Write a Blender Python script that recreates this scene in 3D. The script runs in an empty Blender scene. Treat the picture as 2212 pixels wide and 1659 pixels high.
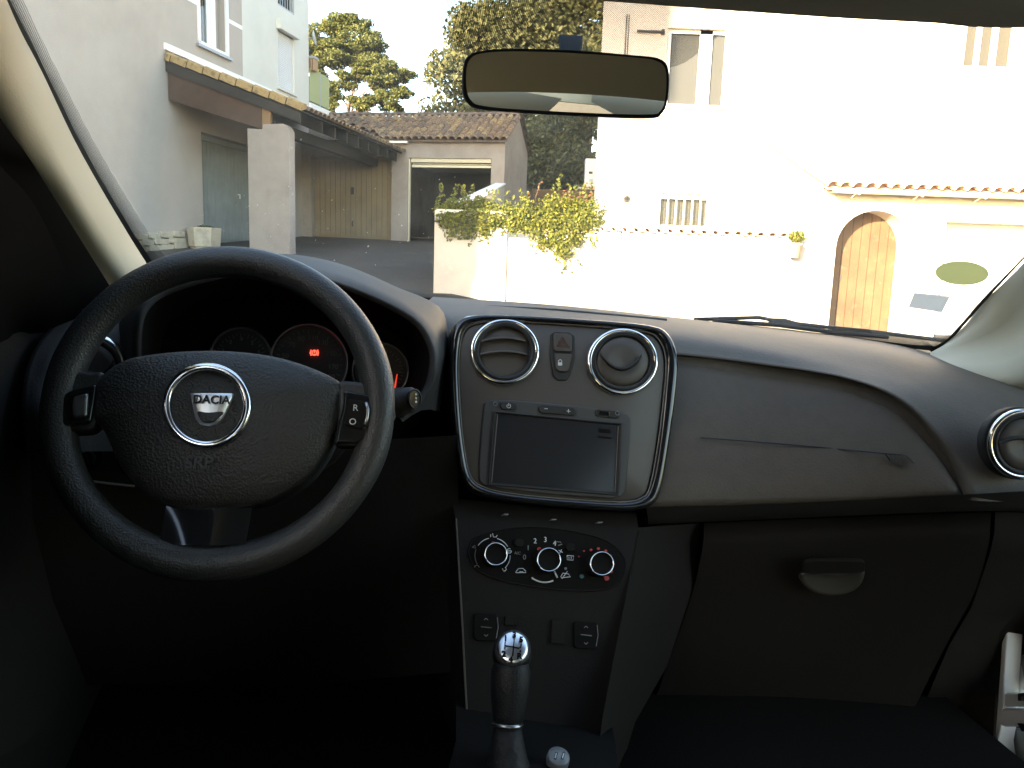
import bpy, math, random
from mathutils import Vector, Matrix
random.seed(7)
R = math.radians
sc = bpy.context.scene
COL = sc.collection

# ------------------------------------------------------------------ camera
EYE = Vector((0.0, 0.0, 1.2))
FPX, CPX, CPY = 1700.0, 1106.0, 829.5        # focal length and centre on a 2212 px wide frame
up_c = Vector((.034, 1.0, .158)).normalized()   # world up as the tilted phone sees it
fw_c = Vector((0, 0, -1.0))
yw_c = (fw_c - up_c * fw_c.dot(up_c)).normalized()
xw_c = yw_c.cross(up_c)
R_WC = Matrix((xw_c, yw_c, up_c))            # world <- camera
cam_data = bpy.data.cameras.new('camera')
cam = bpy.data.objects.new('camera', cam_data); COL.objects.link(cam)
cam_data.sensor_width = 36.0
cam_data.lens = 36.0 * FPX / 2212.0
cam_data.clip_start = .02
cam_data.clip_end = 2000
cam.matrix_world = Matrix.Translation(EYE) @ R_WC.to_4x4()
sc.camera = cam

# ------------------------------------------------------------------ sky, sun, exposure
SUN_HEAD, SUN_EL = 33.0, 13.0                # the light travels towards this heading
SKY_STRENGTH, SUN_STRENGTH, EXPOSURE = .15, 3.6, 3.15
world = bpy.data.worlds.new('World'); sc.world = world
world.use_nodes = True
nt = world.node_tree
sky = nt.nodes.new('ShaderNodeTexSky'); sky.sky_type = 'NISHITA'
sky.sun_disc = False
sky.sun_elevation = R(SUN_EL); sky.sun_rotation = R(SUN_HEAD + 180)
sky.dust_density = .8; sky.air_density = 1.0
bg = nt.nodes['Background']; bg.inputs[1].default_value = SKY_STRENGTH
nt.links.new(sky.outputs[0], bg.inputs[0])
sd = bpy.data.lights.new('sun', 'SUN'); sd.energy = SUN_STRENGTH; sd.angle = R(.5); sd.color = (1, .87, .66)
sun = bpy.data.objects.new('sun', sd); COL.objects.link(sun)
dvec = Vector((math.sin(R(SUN_HEAD)) * math.cos(R(SUN_EL)), math.cos(R(SUN_HEAD)) * math.cos(R(SUN_EL)), -math.sin(R(SUN_EL))))
sun.rotation_euler = dvec.to_track_quat('-Z', 'Y').to_euler()
sun.location = (-20, -20, 20)
sc.view_settings.view_transform = 'Standard'; sc.view_settings.look = 'None'
sc.view_settings.exposure = EXPOSURE; sc.view_settings.gamma = 1
sc.view_settings.use_curve_mapping = False
sc.view_settings.use_white_balance = True
sc.view_settings.white_balance_temperature = 7250      # set for the shade, as the phone did
sc.view_settings.white_balance_tint = 10
sc.cycles.max_bounces = 10; sc.cycles.diffuse_bounces = 6; sc.cycles.glossy_bounces = 5
sc.cycles.transparent_max_bounces = 24
sc.cycles.sample_clamp_indirect = 6
sc.cycles.caustics_reflective = False; sc.cycles.caustics_refractive = False

# ------------------------------------------------------------------ materials
MATS = {}
def mat(name, col, rough=.6, metal=0.0, spec=.5, bump=None, vary=None, emit=None, coat=0.0, grain=None, sheen=0):
    """procedural principled material; bump=(kind, scale, strength, dist); vary=(scale, colour2, contrast)"""
    if name in MATS: return MATS[name]
    m = bpy.data.materials.new(name); m.use_nodes = True
    n = m.node_tree.nodes; l = m.node_tree.links
    b = n['Principled BSDF']
    b.inputs['Base Color'].default_value = (*col, 1)
    b.inputs['Roughness'].default_value = rough
    b.inputs['Metallic'].default_value = metal
    b.inputs['Specular IOR Level'].default_value = spec
    if coat: b.inputs['Coat Weight'].default_value = coat; b.inputs['Coat Roughness'].default_value = .04
    tc = n.new('ShaderNodeTexCoord')
    if vary:
        prev = None
        for k, (scale, col2, lo, hi) in enumerate(vary):
            t = n.new('ShaderNodeTexNoise'); t.inputs['Scale'].default_value = scale
            t.inputs['Detail'].default_value = 6; t.inputs['Roughness'].default_value = .65
            l.new(tc.outputs['Object'], t.inputs['Vector'])
            r = n.new('ShaderNodeMapRange'); r.inputs[1].default_value = lo; r.inputs[2].default_value = hi
            l.new(t.outputs[0], r.inputs[0])
            mx = n.new('ShaderNodeMix'); mx.data_type = 'RGBA'
            l.new(r.outputs[0], mx.inputs[0])
            if prev is None: mx.inputs[6].default_value = (*col, 1)
            else: l.new(prev, mx.inputs[6])
            mx.inputs[7].default_value = (*col2, 1)
            prev = mx.outputs[2]
        l.new(prev, b.inputs['Base Color'])
    if bump:
        hprev = None
        for kind, scale, strength, dist in (bump if isinstance(bump, list) else [bump]):
            if kind == 'voro':
                t = n.new('ShaderNodeTexVoronoi'); t.feature = 'SMOOTH_F1'; t.inputs['Scale'].default_value = scale
            else:
                t = n.new('ShaderNodeTexNoise'); t.inputs['Scale'].default_value = scale; t.inputs['Detail'].default_value = 5
            l.new(tc.outputs['Object'], t.inputs['Vector'])
            bp = n.new('ShaderNodeBump'); bp.inputs['Strength'].default_value = strength; bp.inputs['Distance'].default_value = dist
            l.new(t.outputs[0], bp.inputs['Height'])
            if hprev is not None: l.new(hprev, bp.inputs['Normal'])
            hprev = bp.outputs[0]
        l.new(hprev, b.inputs['Normal'])
    if emit:
        b.inputs['Emission Color'].default_value = (*emit[0], 1); b.inputs['Emission Strength'].default_value = emit[1]
    MATS[name] = m
    return m

def glass_mat(name, refl=1.0, veil=0.0, tint=(1, 1, 1)):
    m = bpy.data.materials.new(name); m.use_nodes = True
    n = m.node_tree.nodes; l = m.node_tree.links
    for x in list(n):
        if x.type == 'BSDF_PRINCIPLED': n.remove(x)
    out = [x for x in n if x.type == 'OUTPUT_MATERIAL'][0]
    tr = n.new('ShaderNodeBsdfTransparent'); tr.inputs[0].default_value = (*tint, 1)
    gl = n.new('ShaderNodeBsdfGlossy'); gl.inputs['Roughness'].default_value = .0
    fr = n.new('ShaderNodeFresnel'); fr.inputs[0].default_value = 1.45
    mu = n.new('ShaderNodeMath'); mu.operation = 'MULTIPLY'; mu.inputs[1].default_value = refl
    l.new(fr.outputs[0], mu.inputs[0])
    mx = n.new('ShaderNodeMixShader'); l.new(mu.outputs[0], mx.inputs[0]); l.new(tr.outputs[0], mx.inputs[1]); l.new(gl.outputs[0], mx.inputs[2])
    last = mx.outputs[0]
    if veil:  # translucent layer mixed in to imitate veiling glare over the view
        ds = n.new('ShaderNodeBsdfTranslucent'); ds.inputs[0].default_value = (.9, .76, .56, 1)
        tc = n.new('ShaderNodeTexCoord'); nz = n.new('ShaderNodeTexNoise'); nz.inputs['Scale'].default_value = 14; nz.inputs['Detail'].default_value = 8
        l.new(tc.outputs['Object'], nz.inputs['Vector'])
        r = n.new('ShaderNodeMapRange'); r.inputs[1].default_value = .3; r.inputs[2].default_value = .8
        r.inputs[3].default_value = veil * .4; r.inputs[4].default_value = veil * 1.6
        l.new(nz.outputs[0], r.inputs[0])
        m2 = n.new('ShaderNodeMixShader'); l.new(r.outputs[0], m2.inputs[0]); l.new(last, m2.inputs[1]); l.new(ds.outputs[0], m2.inputs[2])
        last = m2.outputs[0]
    l.new(last, out.inputs[0])
    MATS[name] = m
    return m

def leaf_mat(name, c1, c2, trans=.35, rough=.55):
    m = bpy.data.materials.new(name); m.use_nodes = True
    n = m.node_tree.nodes; l = m.node_tree.links
    b = n['Principled BSDF']; b.inputs['Roughness'].default_value = rough
    b.inputs['Specular IOR Level'].default_value = .25
    at = n.new('ShaderNodeAttribute'); at.attribute_name = 'tint'
    mx = n.new('ShaderNodeMix'); mx.data_type = 'RGBA'
    mx.inputs[6].default_value = (*c1, 1); mx.inputs[7].default_value = (*c2, 1)
    l.new(at.outputs['Fac'], mx.inputs[0]); l.new(mx.outputs[2], b.inputs['Base Color'])
    tl = n.new('ShaderNodeBsdfTranslucent'); l.new(mx.outputs[2], tl.inputs[0])
    ms = n.new('ShaderNodeMixShader'); ms.inputs[0].default_value = trans
    l.new(b.outputs[0], ms.inputs[1]); l.new(tl.outputs[0], ms.inputs[2])
    out = [x for x in n if x.type == 'OUTPUT_MATERIAL'][0]; l.new(ms.outputs[0], out.inputs[0])
    MATS[name] = m
    return m

# ------------------------------------------------------------------ mesh helpers
class MB:
    def __init__(s): s.v = []; s.f = []; s.uv = None
    def add(s, vs, fs):
        o = len(s.v); s.v += [Vector(p) for p in vs]; s.f += [tuple(i + o for i in f) for f in fs]; return s
    def quad(s, a, b, c, d): return s.add([a, b, c, d], [(0, 1, 2, 3)])
    def box(s, x0, x1, y0, y1, z0, z1):
        return s.add([(x, y, z) for x in (x0, x1) for y in (y0, y1) for z in (z0, z1)],
                     [(0, 1, 3, 2), (4, 6, 7, 5), (0, 4, 5, 1), (2, 3, 7, 6), (0, 2, 6, 4), (1, 5, 7, 3)])
    def hull8(s, p):          # eight corners: bottom ring of four, top ring of four
        return s.add(p, [(0, 3, 2, 1), (4, 5, 6, 7), (0, 1, 5, 4), (1, 2, 6, 5), (2, 3, 7, 6), (3, 0, 4, 7)])
    def grid(s, rows, closed=False):
        o = len(s.v); n = len(rows[0])
        for r in rows: s.v += [Vector(p) for p in r]
        for i in range(len(rows) - 1):
            for j in range(n if closed else n - 1):
                k = (j + 1) % n
                s.f.append((o + i * n + j, o + i * n + k, o + (i + 1) * n + k, o + (i + 1) * n + j))
        return s
    def prism(s, poly, d):    # planar polygon swept along d
        n = len(poly); a = [Vector(p) for p in poly]; b = [p + Vector(d) for p in a]
        return s.add(a + b, [tuple(range(n - 1, -1, -1)), tuple(range(n, 2 * n))] + [(i, (i + 1) % n, n + (i + 1) % n, n + i) for i in range(n)])
    def tube(s, path, r, seg=8, closed=False, caps=True):
        P = [Vector(p) for p in path]; n = len(P); rows = []; prev = None
        for i, p in enumerate(P):
            t = (P[(i + 1) % n] - P[i - 1]) if closed else (P[min(i + 1, n - 1)] - P[max(i - 1, 0)])
            t.normalize()
            if prev is None:
                u = t.orthogonal().normalized()
            else:
                u = (prev - t * prev.dot(t)).normalized()
            prev = u; w = t.cross(u)
            rr = r[i] if isinstance(r, (list, tuple)) else r
            rows.append([p + (u * math.cos(2 * math.pi * k / seg) + w * math.sin(2 * math.pi * k / seg)) * rr for k in range(seg)])
        if closed: rows.append(rows[0])
        o = len(s.v)
        s.grid(rows, closed=True)
        if caps and not closed:
            s.f.append(tuple(o + k for k in range(seg - 1, -1, -1))); m = o + (len(rows) - 1) * seg
            s.f.append(tuple(m + k for k in range(seg)))
        return s
    def lathe(s, c, axis, prof, seg=24):      # prof: (radius, height along axis)
        c = Vector(c); ax = Vector(axis).normalized(); u = ax.orthogonal().normalized(); w = ax.cross(u)
        rows = [[c + ax * h + (u * math.cos(2 * math.pi * k / seg) + w * math.sin(2 * math.pi * k / seg)) * max(r, 1e-5) for k in range(seg)] for r, h in prof]
        return s.grid(rows, closed=True)
    def build(s, name, m, parent=None, smooth=False, bevel=0, label=None, kind=None, auto=None, solid=0):
        me = bpy.data.meshes.new(name); me.from_pydata([tuple(p) for p in s.v], [], s.f); me.update()
        if m is not None: me.materials.append(m)
        return link(name, me, parent, smooth, bevel, label, kind, solid)

def link(name, me, parent=None, smooth=False, bevel=0, label=None, kind=None, solid=0):
    if smooth:
        me.polygons.foreach_set('use_smooth', [True] * len(me.polygons))
    o = bpy.data.objects.new(name, me); COL.objects.link(o)
    if parent: o.parent = parent
    if solid:
        md = o.modifiers.new('s', 'SOLIDIFY'); md.thickness = solid; md.offset = 0
    if bevel:
        md = o.modifiers.new('b', 'BEVEL'); md.width = bevel; md.segments = 2; md.limit_method = 'ANGLE'; md.angle_limit = R(40)
        me.polygons.foreach_set('use_smooth', [True] * len(me.polygons))
        md.harden_normals = True
    if label: o['label'] = label
    if kind: o['kind'] = kind
    return o

def thing(name, label, cat, loc=(0, 0, 0), rz=0, group=None):
    o = bpy.data.objects.new(name, None); COL.objects.link(o)
    o.location = loc; o.rotation_euler = (0, 0, rz); o.empty_display_size = .1
    o['label'] = label; o['category'] = cat
    if group: o['group'] = group
    return o
def tag(o, label, cat, group=None):
    o['label'] = label; o['category'] = cat
    if group: o['group'] = group
    return o

def crs(pts, n):
    """Catmull-Rom resample of a list of points to n points"""
    P = [Vector(p) for p in pts]
    if len(P) == 2: return [P[0].lerp(P[1], i / (n - 1)) for i in range(n)]
    out = []
    for i in range(n):
        t = i / (n - 1) * (len(P) - 1); k = min(int(t), len(P) - 2); f = t - k
        p1, p2 = P[k], P[k + 1]
        p0 = P[k - 1] if k > 0 else p1 * 2 - p2
        p3 = P[k + 2] if k + 2 < len(P) else p2 * 2 - p1
        out.append(.5 * ((2 * p1) + (p2 - p0) * f + (2 * p0 - 5 * p1 + 4 * p2 - p3) * f * f + (3 * p1 - p0 - 3 * p2 + p3) * f ** 3))
    return out

def text_mesh(s, size, o, xd, yd, m, parent, name='lettering', depth=.0004, align='CENTER', shear=0, bold=0):
    cu = bpy.data.curves.new('t', 'FONT'); cu.body = s; cu.size = size; cu.align_x = align; cu.align_y = 'CENTER'
    cu.extrude = depth; cu.shear = shear; cu.offset = bold; cu.resolution_u = 3
    ob = bpy.data.objects.new('t', cu); COL.objects.link(ob)
    me = bpy.data.meshes.new_from_object(ob)
    bpy.data.objects.remove(ob); bpy.data.curves.remove(cu)
    xd = Vector(xd).normalized(); yd = Vector(yd); yd = (yd - xd * yd.dot(xd)).normalized(); zd = xd.cross(yd)
    me.transform(Matrix((xd, yd, zd)).transposed().to_4x4()); me.transform(Matrix.Translation(o))
    me.materials.clear(); me.materials.append(m); me.name = name
    return link(name, me, parent)

def leaves(name, pts, size, m, parent, jitter=.5, aspect=.6, up=.0):
    """one mesh of leaf quads; pts: (point, outward normal, tint)"""
    v = []; f = []; tint = []
    rnd = random.random
    for p, nn, tn in pts:
        d = Vector((rnd() - .5, rnd() - .5, rnd() - .5)) * 2
        nrm = (nn * (1 - jitter) + d * jitter)
        if nrm.length < 1e-3: nrm = Vector((0, 0, 1))
        nrm.normalize(); a = nrm.orthogonal().normalized(); b = nrm.cross(a)
        th = rnd() * 6.283; u = a * math.cos(th) + b * math.sin(th); w = nrm.cross(u)
        sz = size * (.6 + .8 * rnd()); u = u * sz; w = w * sz * aspect
        o = len(v)
        v += [tuple(p - u), tuple(p + w * .9 - u * .1), tuple(p + u), tuple(p - w * .9 - u * .1)]
        f.append((o, o + 1, o + 2, o + 3)); tint += [tn] * 4
    me = bpy.data.meshes.new(name); me.from_pydata(v, [], f); me.update()
    at = me.attributes.new('tint', 'FLOAT', 'POINT'); at.data.foreach_set('value', tint)
    me.materials.append(m)
    return link(name, me, parent)

def facade(mb, o, ud, nd, x0, x1, z0, z1, holes, depth):
    """wall plane with openings: o origin, ud along, nd inwards; holes (xa,xb,za,zb) with reveals of the given depth"""
    o = Vector(o); ud = Vector(ud); nd = Vector(nd); Z = Vector((0, 0, 1))
    P = lambda x, z, d=0: o + ud * x + Z * z + nd * d
    xs = sorted({x0, x1, *[h[0] for h in holes], *[h[1] for h in holes]}); zs = sorted({z0, z1, *[h[2] for h in holes], *[h[3] for h in holes]})
    for i in range(len(xs) - 1):
        for j in range(len(zs) - 1):
            cx, cz = (xs[i] + xs[i + 1]) / 2, (zs[j] + zs[j + 1]) / 2
            if any(h[0] < cx < h[1] and h[2] < cz < h[3] for h in holes): continue
            mb.quad(P(xs[i], zs[j]), P(xs[i + 1], zs[j]), P(xs[i + 1], zs[j + 1]), P(xs[i], zs[j + 1]))
    for xa, xb, za, zb in holes:
        for (a, b) in (((xa, za), (xb, za)), ((xb, za), (xb, zb)), ((xb, zb), (xa, zb)), ((xa, zb), (xa, za))):
            mb.quad(P(*a), P(*a, depth), P(*b, depth), P(*b))
    return mb
# ------------------------------------------------------------------ outdoor materials
M_taupe = mat('taupe_render', (.42, .378, .335), .9, bump=[('noise', 60, .35, .004), ('noise', 9, .15, .01)], vary=[(1.3, (.385, .342, .30), .35, .7), (.5, (.335, .30, .262), .55, .8)])
M_pale = mat('pale_render', (.60, .60, .55), .9, bump=('noise', 60, .3, .004), vary=[(1.1, (.53, .53, .485), .4, .75)])
M_white = mat('white_render', (.72, .67, .60), .9, bump=('noise', 45, .4, .005), vary=[(1.5, (.66, .60, .53), .4, .75)])
M_garage = mat('garage_render', (.31, .275, .24), .92, bump=[('noise', 50, .45, .005), ('noise', 8, .2, .02)], vary=[(1.8, (.235, .195, .17), .4, .75), (6, (.32, .275, .245), .55, .75)])
M_whitepaint = mat('white_paint', (.78, .78, .76), .5)
M_pvc = mat('white_pvc', (.75, .76, .76), .35)
M_zinc = mat('zinc', (.35, .38, .42), .45, metal=.6)
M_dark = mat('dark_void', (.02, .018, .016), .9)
M_beam = mat('brown_beam', (.062, .033, .019), .75, bump=('noise', 30, .3, .004), vary=[(5, (.042, .023, .013), .4, .7)])
M_fascia = mat('dark_fascia', (.022, .019, .016), .8, vary=[(6, (.014, .012, .010), .4, .7)])
M_tile = mat('clay_tile_weathered', (.235, .16, .105), .92, bump=('noise', 70, .6, .006), vary=[(9, (.10, .075, .055), .45, .66), (16, (.34, .27, .18), .56, .72), (4, (.16, .125, .06), .55, .8)])
M_tile_b = mat('clay_tile_lichen', (.30, .22, .12), .92, bump=('noise', 70, .6, .006), vary=[(9, (.14, .10, .06), .45, .66), (16, (.42, .33, .18), .56, .72)])
M_tile_c = mat('clay_tile_dark', (.16, .115, .085), .92, bump=('noise', 70, .6, .006), vary=[(9, (.08, .062, .05), .45, .66), (16, (.26, .2, .14), .56, .72)])
M_verge = mat('verge_tile', (.34, .235, .105), .9, bump=('noise', 60, .6, .006), vary=[(11, (.15, .105, .055), .5, .68), (3, (.40, .29, .14), .5, .8)])
M_ptile = mat('terracotta_tile', (.60, .44, .33), .9, bump=('noise', 70, .5, .005), vary=[(7, (.50, .34, .24), .45, .7), (14, (.68, .55, .42), .58, .75)])
M_blue_door = mat('blue_grey_door', (.235, .27, .265), .6, vary=[(3, (.19, .215, .21), .4, .75)])
M_tan_door = mat('tan_door', (.235, .18, .105), .65, vary=[(2.5, (.19, .145, .082), .4, .75), (30, (.27, .21, .125), .6, .8)])
M_cream = mat('cream_paint', (.6, .55, .40), .6)
M_conc = mat('aged_concrete', (.48, .43, .33), .95, bump=[('noise', 40, .6, .008), ('noise', 140, .4, .003)], vary=[(5, (.32, .29, .22), .45, .7), (22, (.56, .5, .4), .56, .75)])
M_stone = mat('edging_stone', (.50, .45, .34), .95, bump=('noise', 30, .7, .012), vary=[(6, (.36, .32, .23), .4, .7)])
M_asphalt = mat('asphalt', (.029, .026, .0235), .95, bump=[('noise', 160, .6, .006), ('noise', 14, .25, .02)], vary=[(1.1, (.050, .045, .039), .5, .66), (.55, (.018, .017, .016), .5, .68), (2.2, (.036, .039, .016), .6, .8)])
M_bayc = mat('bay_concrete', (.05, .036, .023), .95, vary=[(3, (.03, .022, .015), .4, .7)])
M_olive = mat('olive_screen', (.33, .36, .17), .55)
M_wood = mat('pine_door_wood', (.125, .072, .034), .6, bump=('noise', 25, .2, .002), vary=[(2.2, (.092, .048, .022), .4, .65), (7, (.165, .11, .06), .58, .75)])
M_metalgutter = mat('aged_gutter', (.55, .50, .36), .5, metal=.3)
M_beige = mat('beige_plastic', (.62, .55, .36), .6)
M_iron = mat('dark_iron', (.05, .05, .055), .6)
M_curtain = mat('brown_curtain', (.16, .10, .065), .9, vary=[(12, (.09, .06, .04), .4, .7)])
M_pane = glass_mat('window_glass', 1.0)
M_cover = mat('dark_window_backing', (.05, .048, .04), .8)
M_bark = mat('bark', (.10, .075, .055), .95, bump=('noise', 20, .8, .03), vary=[(4, (.06, .045, .035), .4, .7)])
M_earth = mat('bank_earth', (.085, .062, .04), .95, bump=('noise', 5, .6, .1), vary=[(2, (.05, .045, .022), .4, .7), (9, (.12, .09, .06), .55, .75)])
M_pine = leaf_mat('pine_needles', (.030, .042, .014), (.15, .16, .045), .25)
M_oak = leaf_mat('oak_leaves', (.050, .056, .024), (.175, .17, .068), .25)
M_vine = leaf_mat('vine_leaves', (.070, .090, .018), (.235, .235, .04), .4)
M_red = leaf_mat('red_shoots', (.30, .10, .05), (.40, .20, .10), .4)
M_herb = leaf_mat('herb_leaves', (.03, .045, .015), (.09, .10, .03), .3)

# ------------------------------------------------------------------ ground
def sstep(a, b, x):
    t = max(0, min(1, (x - a) / (b - a))); return t * t * (3 - 2 * t)
def gz(x, y):
    yy = max(-6.0, min(y, 30.0))
    up = .0778 * yy
    low = .012 * yy
    z = up + (low - up) * sstep(-.9, 2.2, x - max(0, (y - 11)) * .12)
    bank = sstep(25.5, 40, y) * 4.6
    z = z + bank
    if y > 40: z += (y - 40) * .06
    return z - .02
def axis_pts(lo, hi, fine_lo, fine_hi, step, big):
    out = [lo]; x = lo
    while x < hi:
        x += step if fine_lo <= x < fine_hi else big
        out.append(min(x, hi))
    return out
xs = axis_pts(-160, 160, -22, 22, .8, 14.0); ys = axis_pts(-120, 260, -12, 46, .8, 14.0)
mb = MB(); mb.grid([[(x, y, gz(x, y)) for x in xs] for y in ys])
g = mb.build('ground', M_asphalt, None, smooth=True, kind='structure')
me = g.data; me.materials.append(M_earth)
for p in me.polygons:
    if p.center.y > 26.2 or abs(p.center.x) > 26 or p.center.y < -16: p.material_index = 1

# ------------------------------------------------------------------ roof tile pieces
def canal_tile(w, w2, L, h, seg=6):
    """one arched clay tile lying along +y (down-slope end at y=0, wide)"""
    v = []; t = .012
    for y, ww, hh in ((0, w, h), (L, w2, h * .9)):
        for lay in (0, 1):
            r = ww / 2 - lay * t
            for k in range(seg + 1):
                a = math.pi * k / seg
                v.append((-r * math.cos(a), y, (hh - lay * t) * math.sin(a)))
    n = seg + 1; f = []
    for k in range(seg):
        f.append((k, k + 1, 2 * n + k + 1, 2 * n + k))
        f.append((n + k + 1, n + k, 3 * n + k, 3 * n + k + 1))
        f.append((k + 1, k, n + k, n + k + 1))
    return v, f
def tile_mesh(name, m, *a):
    v, f = canal_tile(*a); me = bpy.data.meshes.new(name); me.from_pydata(v, [], f); me.update(); me.materials.append(m)
    me.polygons.foreach_set('use_smooth', [i % 3 != 2 for i in range(len(f))])
    return me
def put(name, me, parent, mtx):
    o = bpy.data.objects.new(name, me); COL.objects.link(o); o.parent = parent; o.matrix_local = mtx; return o
def slope_frame(o, along, up):
    """matrix with x=along the eave, y=up the slope"""
    x = Vector(along).normalized(); y = Vector(up).normalized(); z = x.cross(y).normalized()
    m = Matrix((x, y, z)).transposed().to_4x4(); m.translation = Vector(o); return m

# ------------------------------------------------------------------ left house with its lean-to
TH = R(10.8)
W0 = Vector((-9.7, 0, 0))
house = thing('house', 'tall taupe rendered house with a tiled lean-to over its garage door', 'house', W0, -TH)
HX = Vector((1, 0, 0)); HY = Vector((0, 1, 0))
mb = MB()
facade(mb, (0, 0, 0), HY, -HX, 5.4, 21.94, -1, 5.0, [(16.95, 19.3, -1, 3.57)], .22)
mb.quad((0, 5.4, -1), (0, 5.4, 12), (-9, 5.4, 12), (-9, 5.4, -1))
mb.quad((0, 21.94, -1), (-9, 21.94, -1), (-9, 21.94, 12), (0, 21.94, 12))
mb.quad((-9, 5.4, -1), (-9, 5.4, 12), (-9, 21.94, 12), (-9, 21.94, -1))
facade(mb, (0, 0, 0), HY, -HX, 5.4, 18.64, 5.0, 12, [(16.97, 18.0, 5.32, 7.15)], .2)
mb.build('wall', M_taupe, house)
mb = MB(); facade(mb, (0.004, 0, 0), HY, -HX, 18.64, 21.945, 4.99, 12, [(20.28, 21.12, 5.14, 6.46), (20.28, 21.15, 7.02, 9.1)], .12)
mb.quad((.004, 18.64, 4.99), (-.01, 18.64, 4.99), (-.01, 18.64, 12), (.004, 18.64, 12))
mb.quad((0.004, 21.945, 4.99), (-.5, 21.945, 4.99), (-.5, 21.945, 12), (.004, 21.945, 12))
mb.build('wall', M_pale, house, label='pale off-white upper wall')
MB().box(-9.3, .4, 5.1, 22.3, 12, 12.25).build('roof', M_tile, house)
for a, b in ((13.0, 16.93), (18.04, 18.638)):
    MB().box(0, .006, a, b, 5.99, 6.075).build('string_course', M_whitepaint, house)
# casement window on the taupe wall
w = MB()
for a, b, c, d in ((16.92, 17.0, 5.3, 7.2), (17.97, 18.05, 5.3, 7.2), (16.92, 18.05, 5.27, 5.335)):
    w.box(-.02, .03, a, b, c, d)
win = w.build('window', M_pvc, house, label='white framed window with a brown curtain')
MB().box(-.19, .07, 16.86, 18.12, 5.215, 5.268).build('sill', M_zinc, win)
MB().box(-.15, -.10, 17.0, 17.07, 5.34, 7.15).box(-.15, -.10, 17.42, 17.56, 5.34, 7.15).box(-.15, -.10, 17.07, 17.42, 5.335, 5.40).build('frame', M_pvc, win)
MB().quad((-.125, 17.07, 5.40), (-.125, 17.42, 5.40), (-.125, 17.42, 7.15), (-.125, 17.07, 7.15)).build('pane', M_pane, win)
cv = []
for i in range(15):
    cv.append([(-.175 + .012 * math.sin(i * 1.9), 17.0 + i * .034, z) for z in (5.35, 7.15)])
MB().grid(cv).build('curtain', M_curtain, win)
MB().box(-.12, -.08, 17.56, 17.72, 5.34, 7.15).build('shutter_leaf', M_pvc, win)
MB().quad((-.18, 17.0, 5.3), (-.18, 18.0, 5.3), (-.18, 18.0, 7.2), (-.18, 17.0, 7.2)).build('reveal_back', M_taupe, win)
# roller shutter
sh = MB().box(-.05, .13, 20.2, 21.2, 6.46, 6.68).build('roller_shutter', M_pale, house, bevel=.008)
s = MB(); z = 5.15
while z < 6.45:
    s.add([(-.06, 20.28, z), (-.06, 21.12, z), (-.035, 21.12, z + .012), (-.035, 20.28, z + .012), (-.05, 20.28, z + .042), (-.05, 21.12, z + .042)], [(0, 1, 2, 3), (3, 2, 5, 4)]); z += .042
s.build('slats', M_pvc, sh, kind='stuff')
MB().box(-.08, .0, 20.24, 20.275, 5.15, 6.45).build('guide_rail', M_pvc, sh)
MB().box(-.08, 0, 21.125, 21.16, 5.15, 6.45).build('guide_rail', M_pvc, sh)
MB().box(-.1, .06, 20.2, 21.2, 5.085, 5.135).build('sill', M_pale, sh)
# upper balcony opening with its railing
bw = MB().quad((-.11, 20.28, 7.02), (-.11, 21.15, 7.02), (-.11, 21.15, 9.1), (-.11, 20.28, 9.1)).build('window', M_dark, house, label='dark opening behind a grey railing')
for i in range(7):
    y = 20.33 + i * .125
    MB().tube([(-.02, y, 7.05), (-.02, y, 8.0)], .011, 6).build('baluster', M_zinc, bw)
MB().box(-.04, .0, 20.28, 21.15, 7.02, 7.06).build('rail', M_zinc, bw)
# shutters / garage door of planks
gd = MB().box(-.22, -.19, 16.95, 19.3, 1.35, 3.57).build('garage_door', M_blue_door, house, label='blue-grey plank garage door')
n = 16
for i in range(n):
    a = 16.97 + i * 2.31 / n
    MB().box(-.19, -.17 + .002 * (i % 2), a + .006, a + 2.31 / n - .006, 1.42, 3.42).build('plank', M_blue_door, gd, bevel=.004)
MB().box(-.19, -.15, 16.97, 19.28, 3.44, 3.555).build('lintel_board', M_blue_door, gd)
MB().tube([(-.17, 18.62, 2.45), (-.12, 18.62, 2.45), (-.12, 18.62, 2.36)], .012, 6).build('handle', M_whitepaint, gd)
# lean-to : slopes down from the wall towards +x
ZT, ZE, XE, Y0, Y1 = 4.70, 3.77, 2.79, 15.82, 21.45
sl = Vector((XE, 0, ZE - ZT)); sln = sl.normalized(); nrm = Vector((-sln.z, 0, sln.x))
roof = MB().hull8([Vector(p) for p in ((0.02, Y0 + .02, ZT - .02), (XE - .04, Y0 + .02, ZE - .02), (XE - .04, Y1, ZE - .02), (0.02, Y1, ZT - .02), (0.02, Y0 + .02, ZT + .01), (XE - .04, Y0 + .02, ZE + .01), (XE - .04, Y1, ZE + .01), (0.02, Y1, ZT + .01))]).build('lean_to_roof', M_fascia, house)
me_v = []
L = sl.length; nv = 9; o0 = Vector((0, Y0 - .03, ZT))
for i in range(nv):
    a = -.02 if i == 0 else L * (i - .62) / (nv - .62); b = L * (i + 1 - .62) / (nv - .62) - .022
    pa = o0 + sln * max(a, .0); pb = o0 + sln * b
    lift = nrm * (.022 + .005 * random.random())
    q = MB()
    ring = [(0, -.02), (0, .095), (.05, .125), (.14, .125), (.19, .05)]
    pr = [[p + Vector((0, y, 0)) + nrm * h + lift * (k) for y, h in ring] for k, p in ((1, pa), (.2, pb))]
    q.grid(pr); q.f.append((0, 1, 2, 3, 4)); q.f.append((9, 8, 7, 6, 5))
    q.build('verge_tile', M_verge, roof)
em = [tile_mesh('eave_tile_mesh', m, .19, .16, .42, .075) for m in (M_tile, M_tile_b, M_tile_c)]
slope_up = -sln
k = 0; y = Y0 + .22
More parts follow.
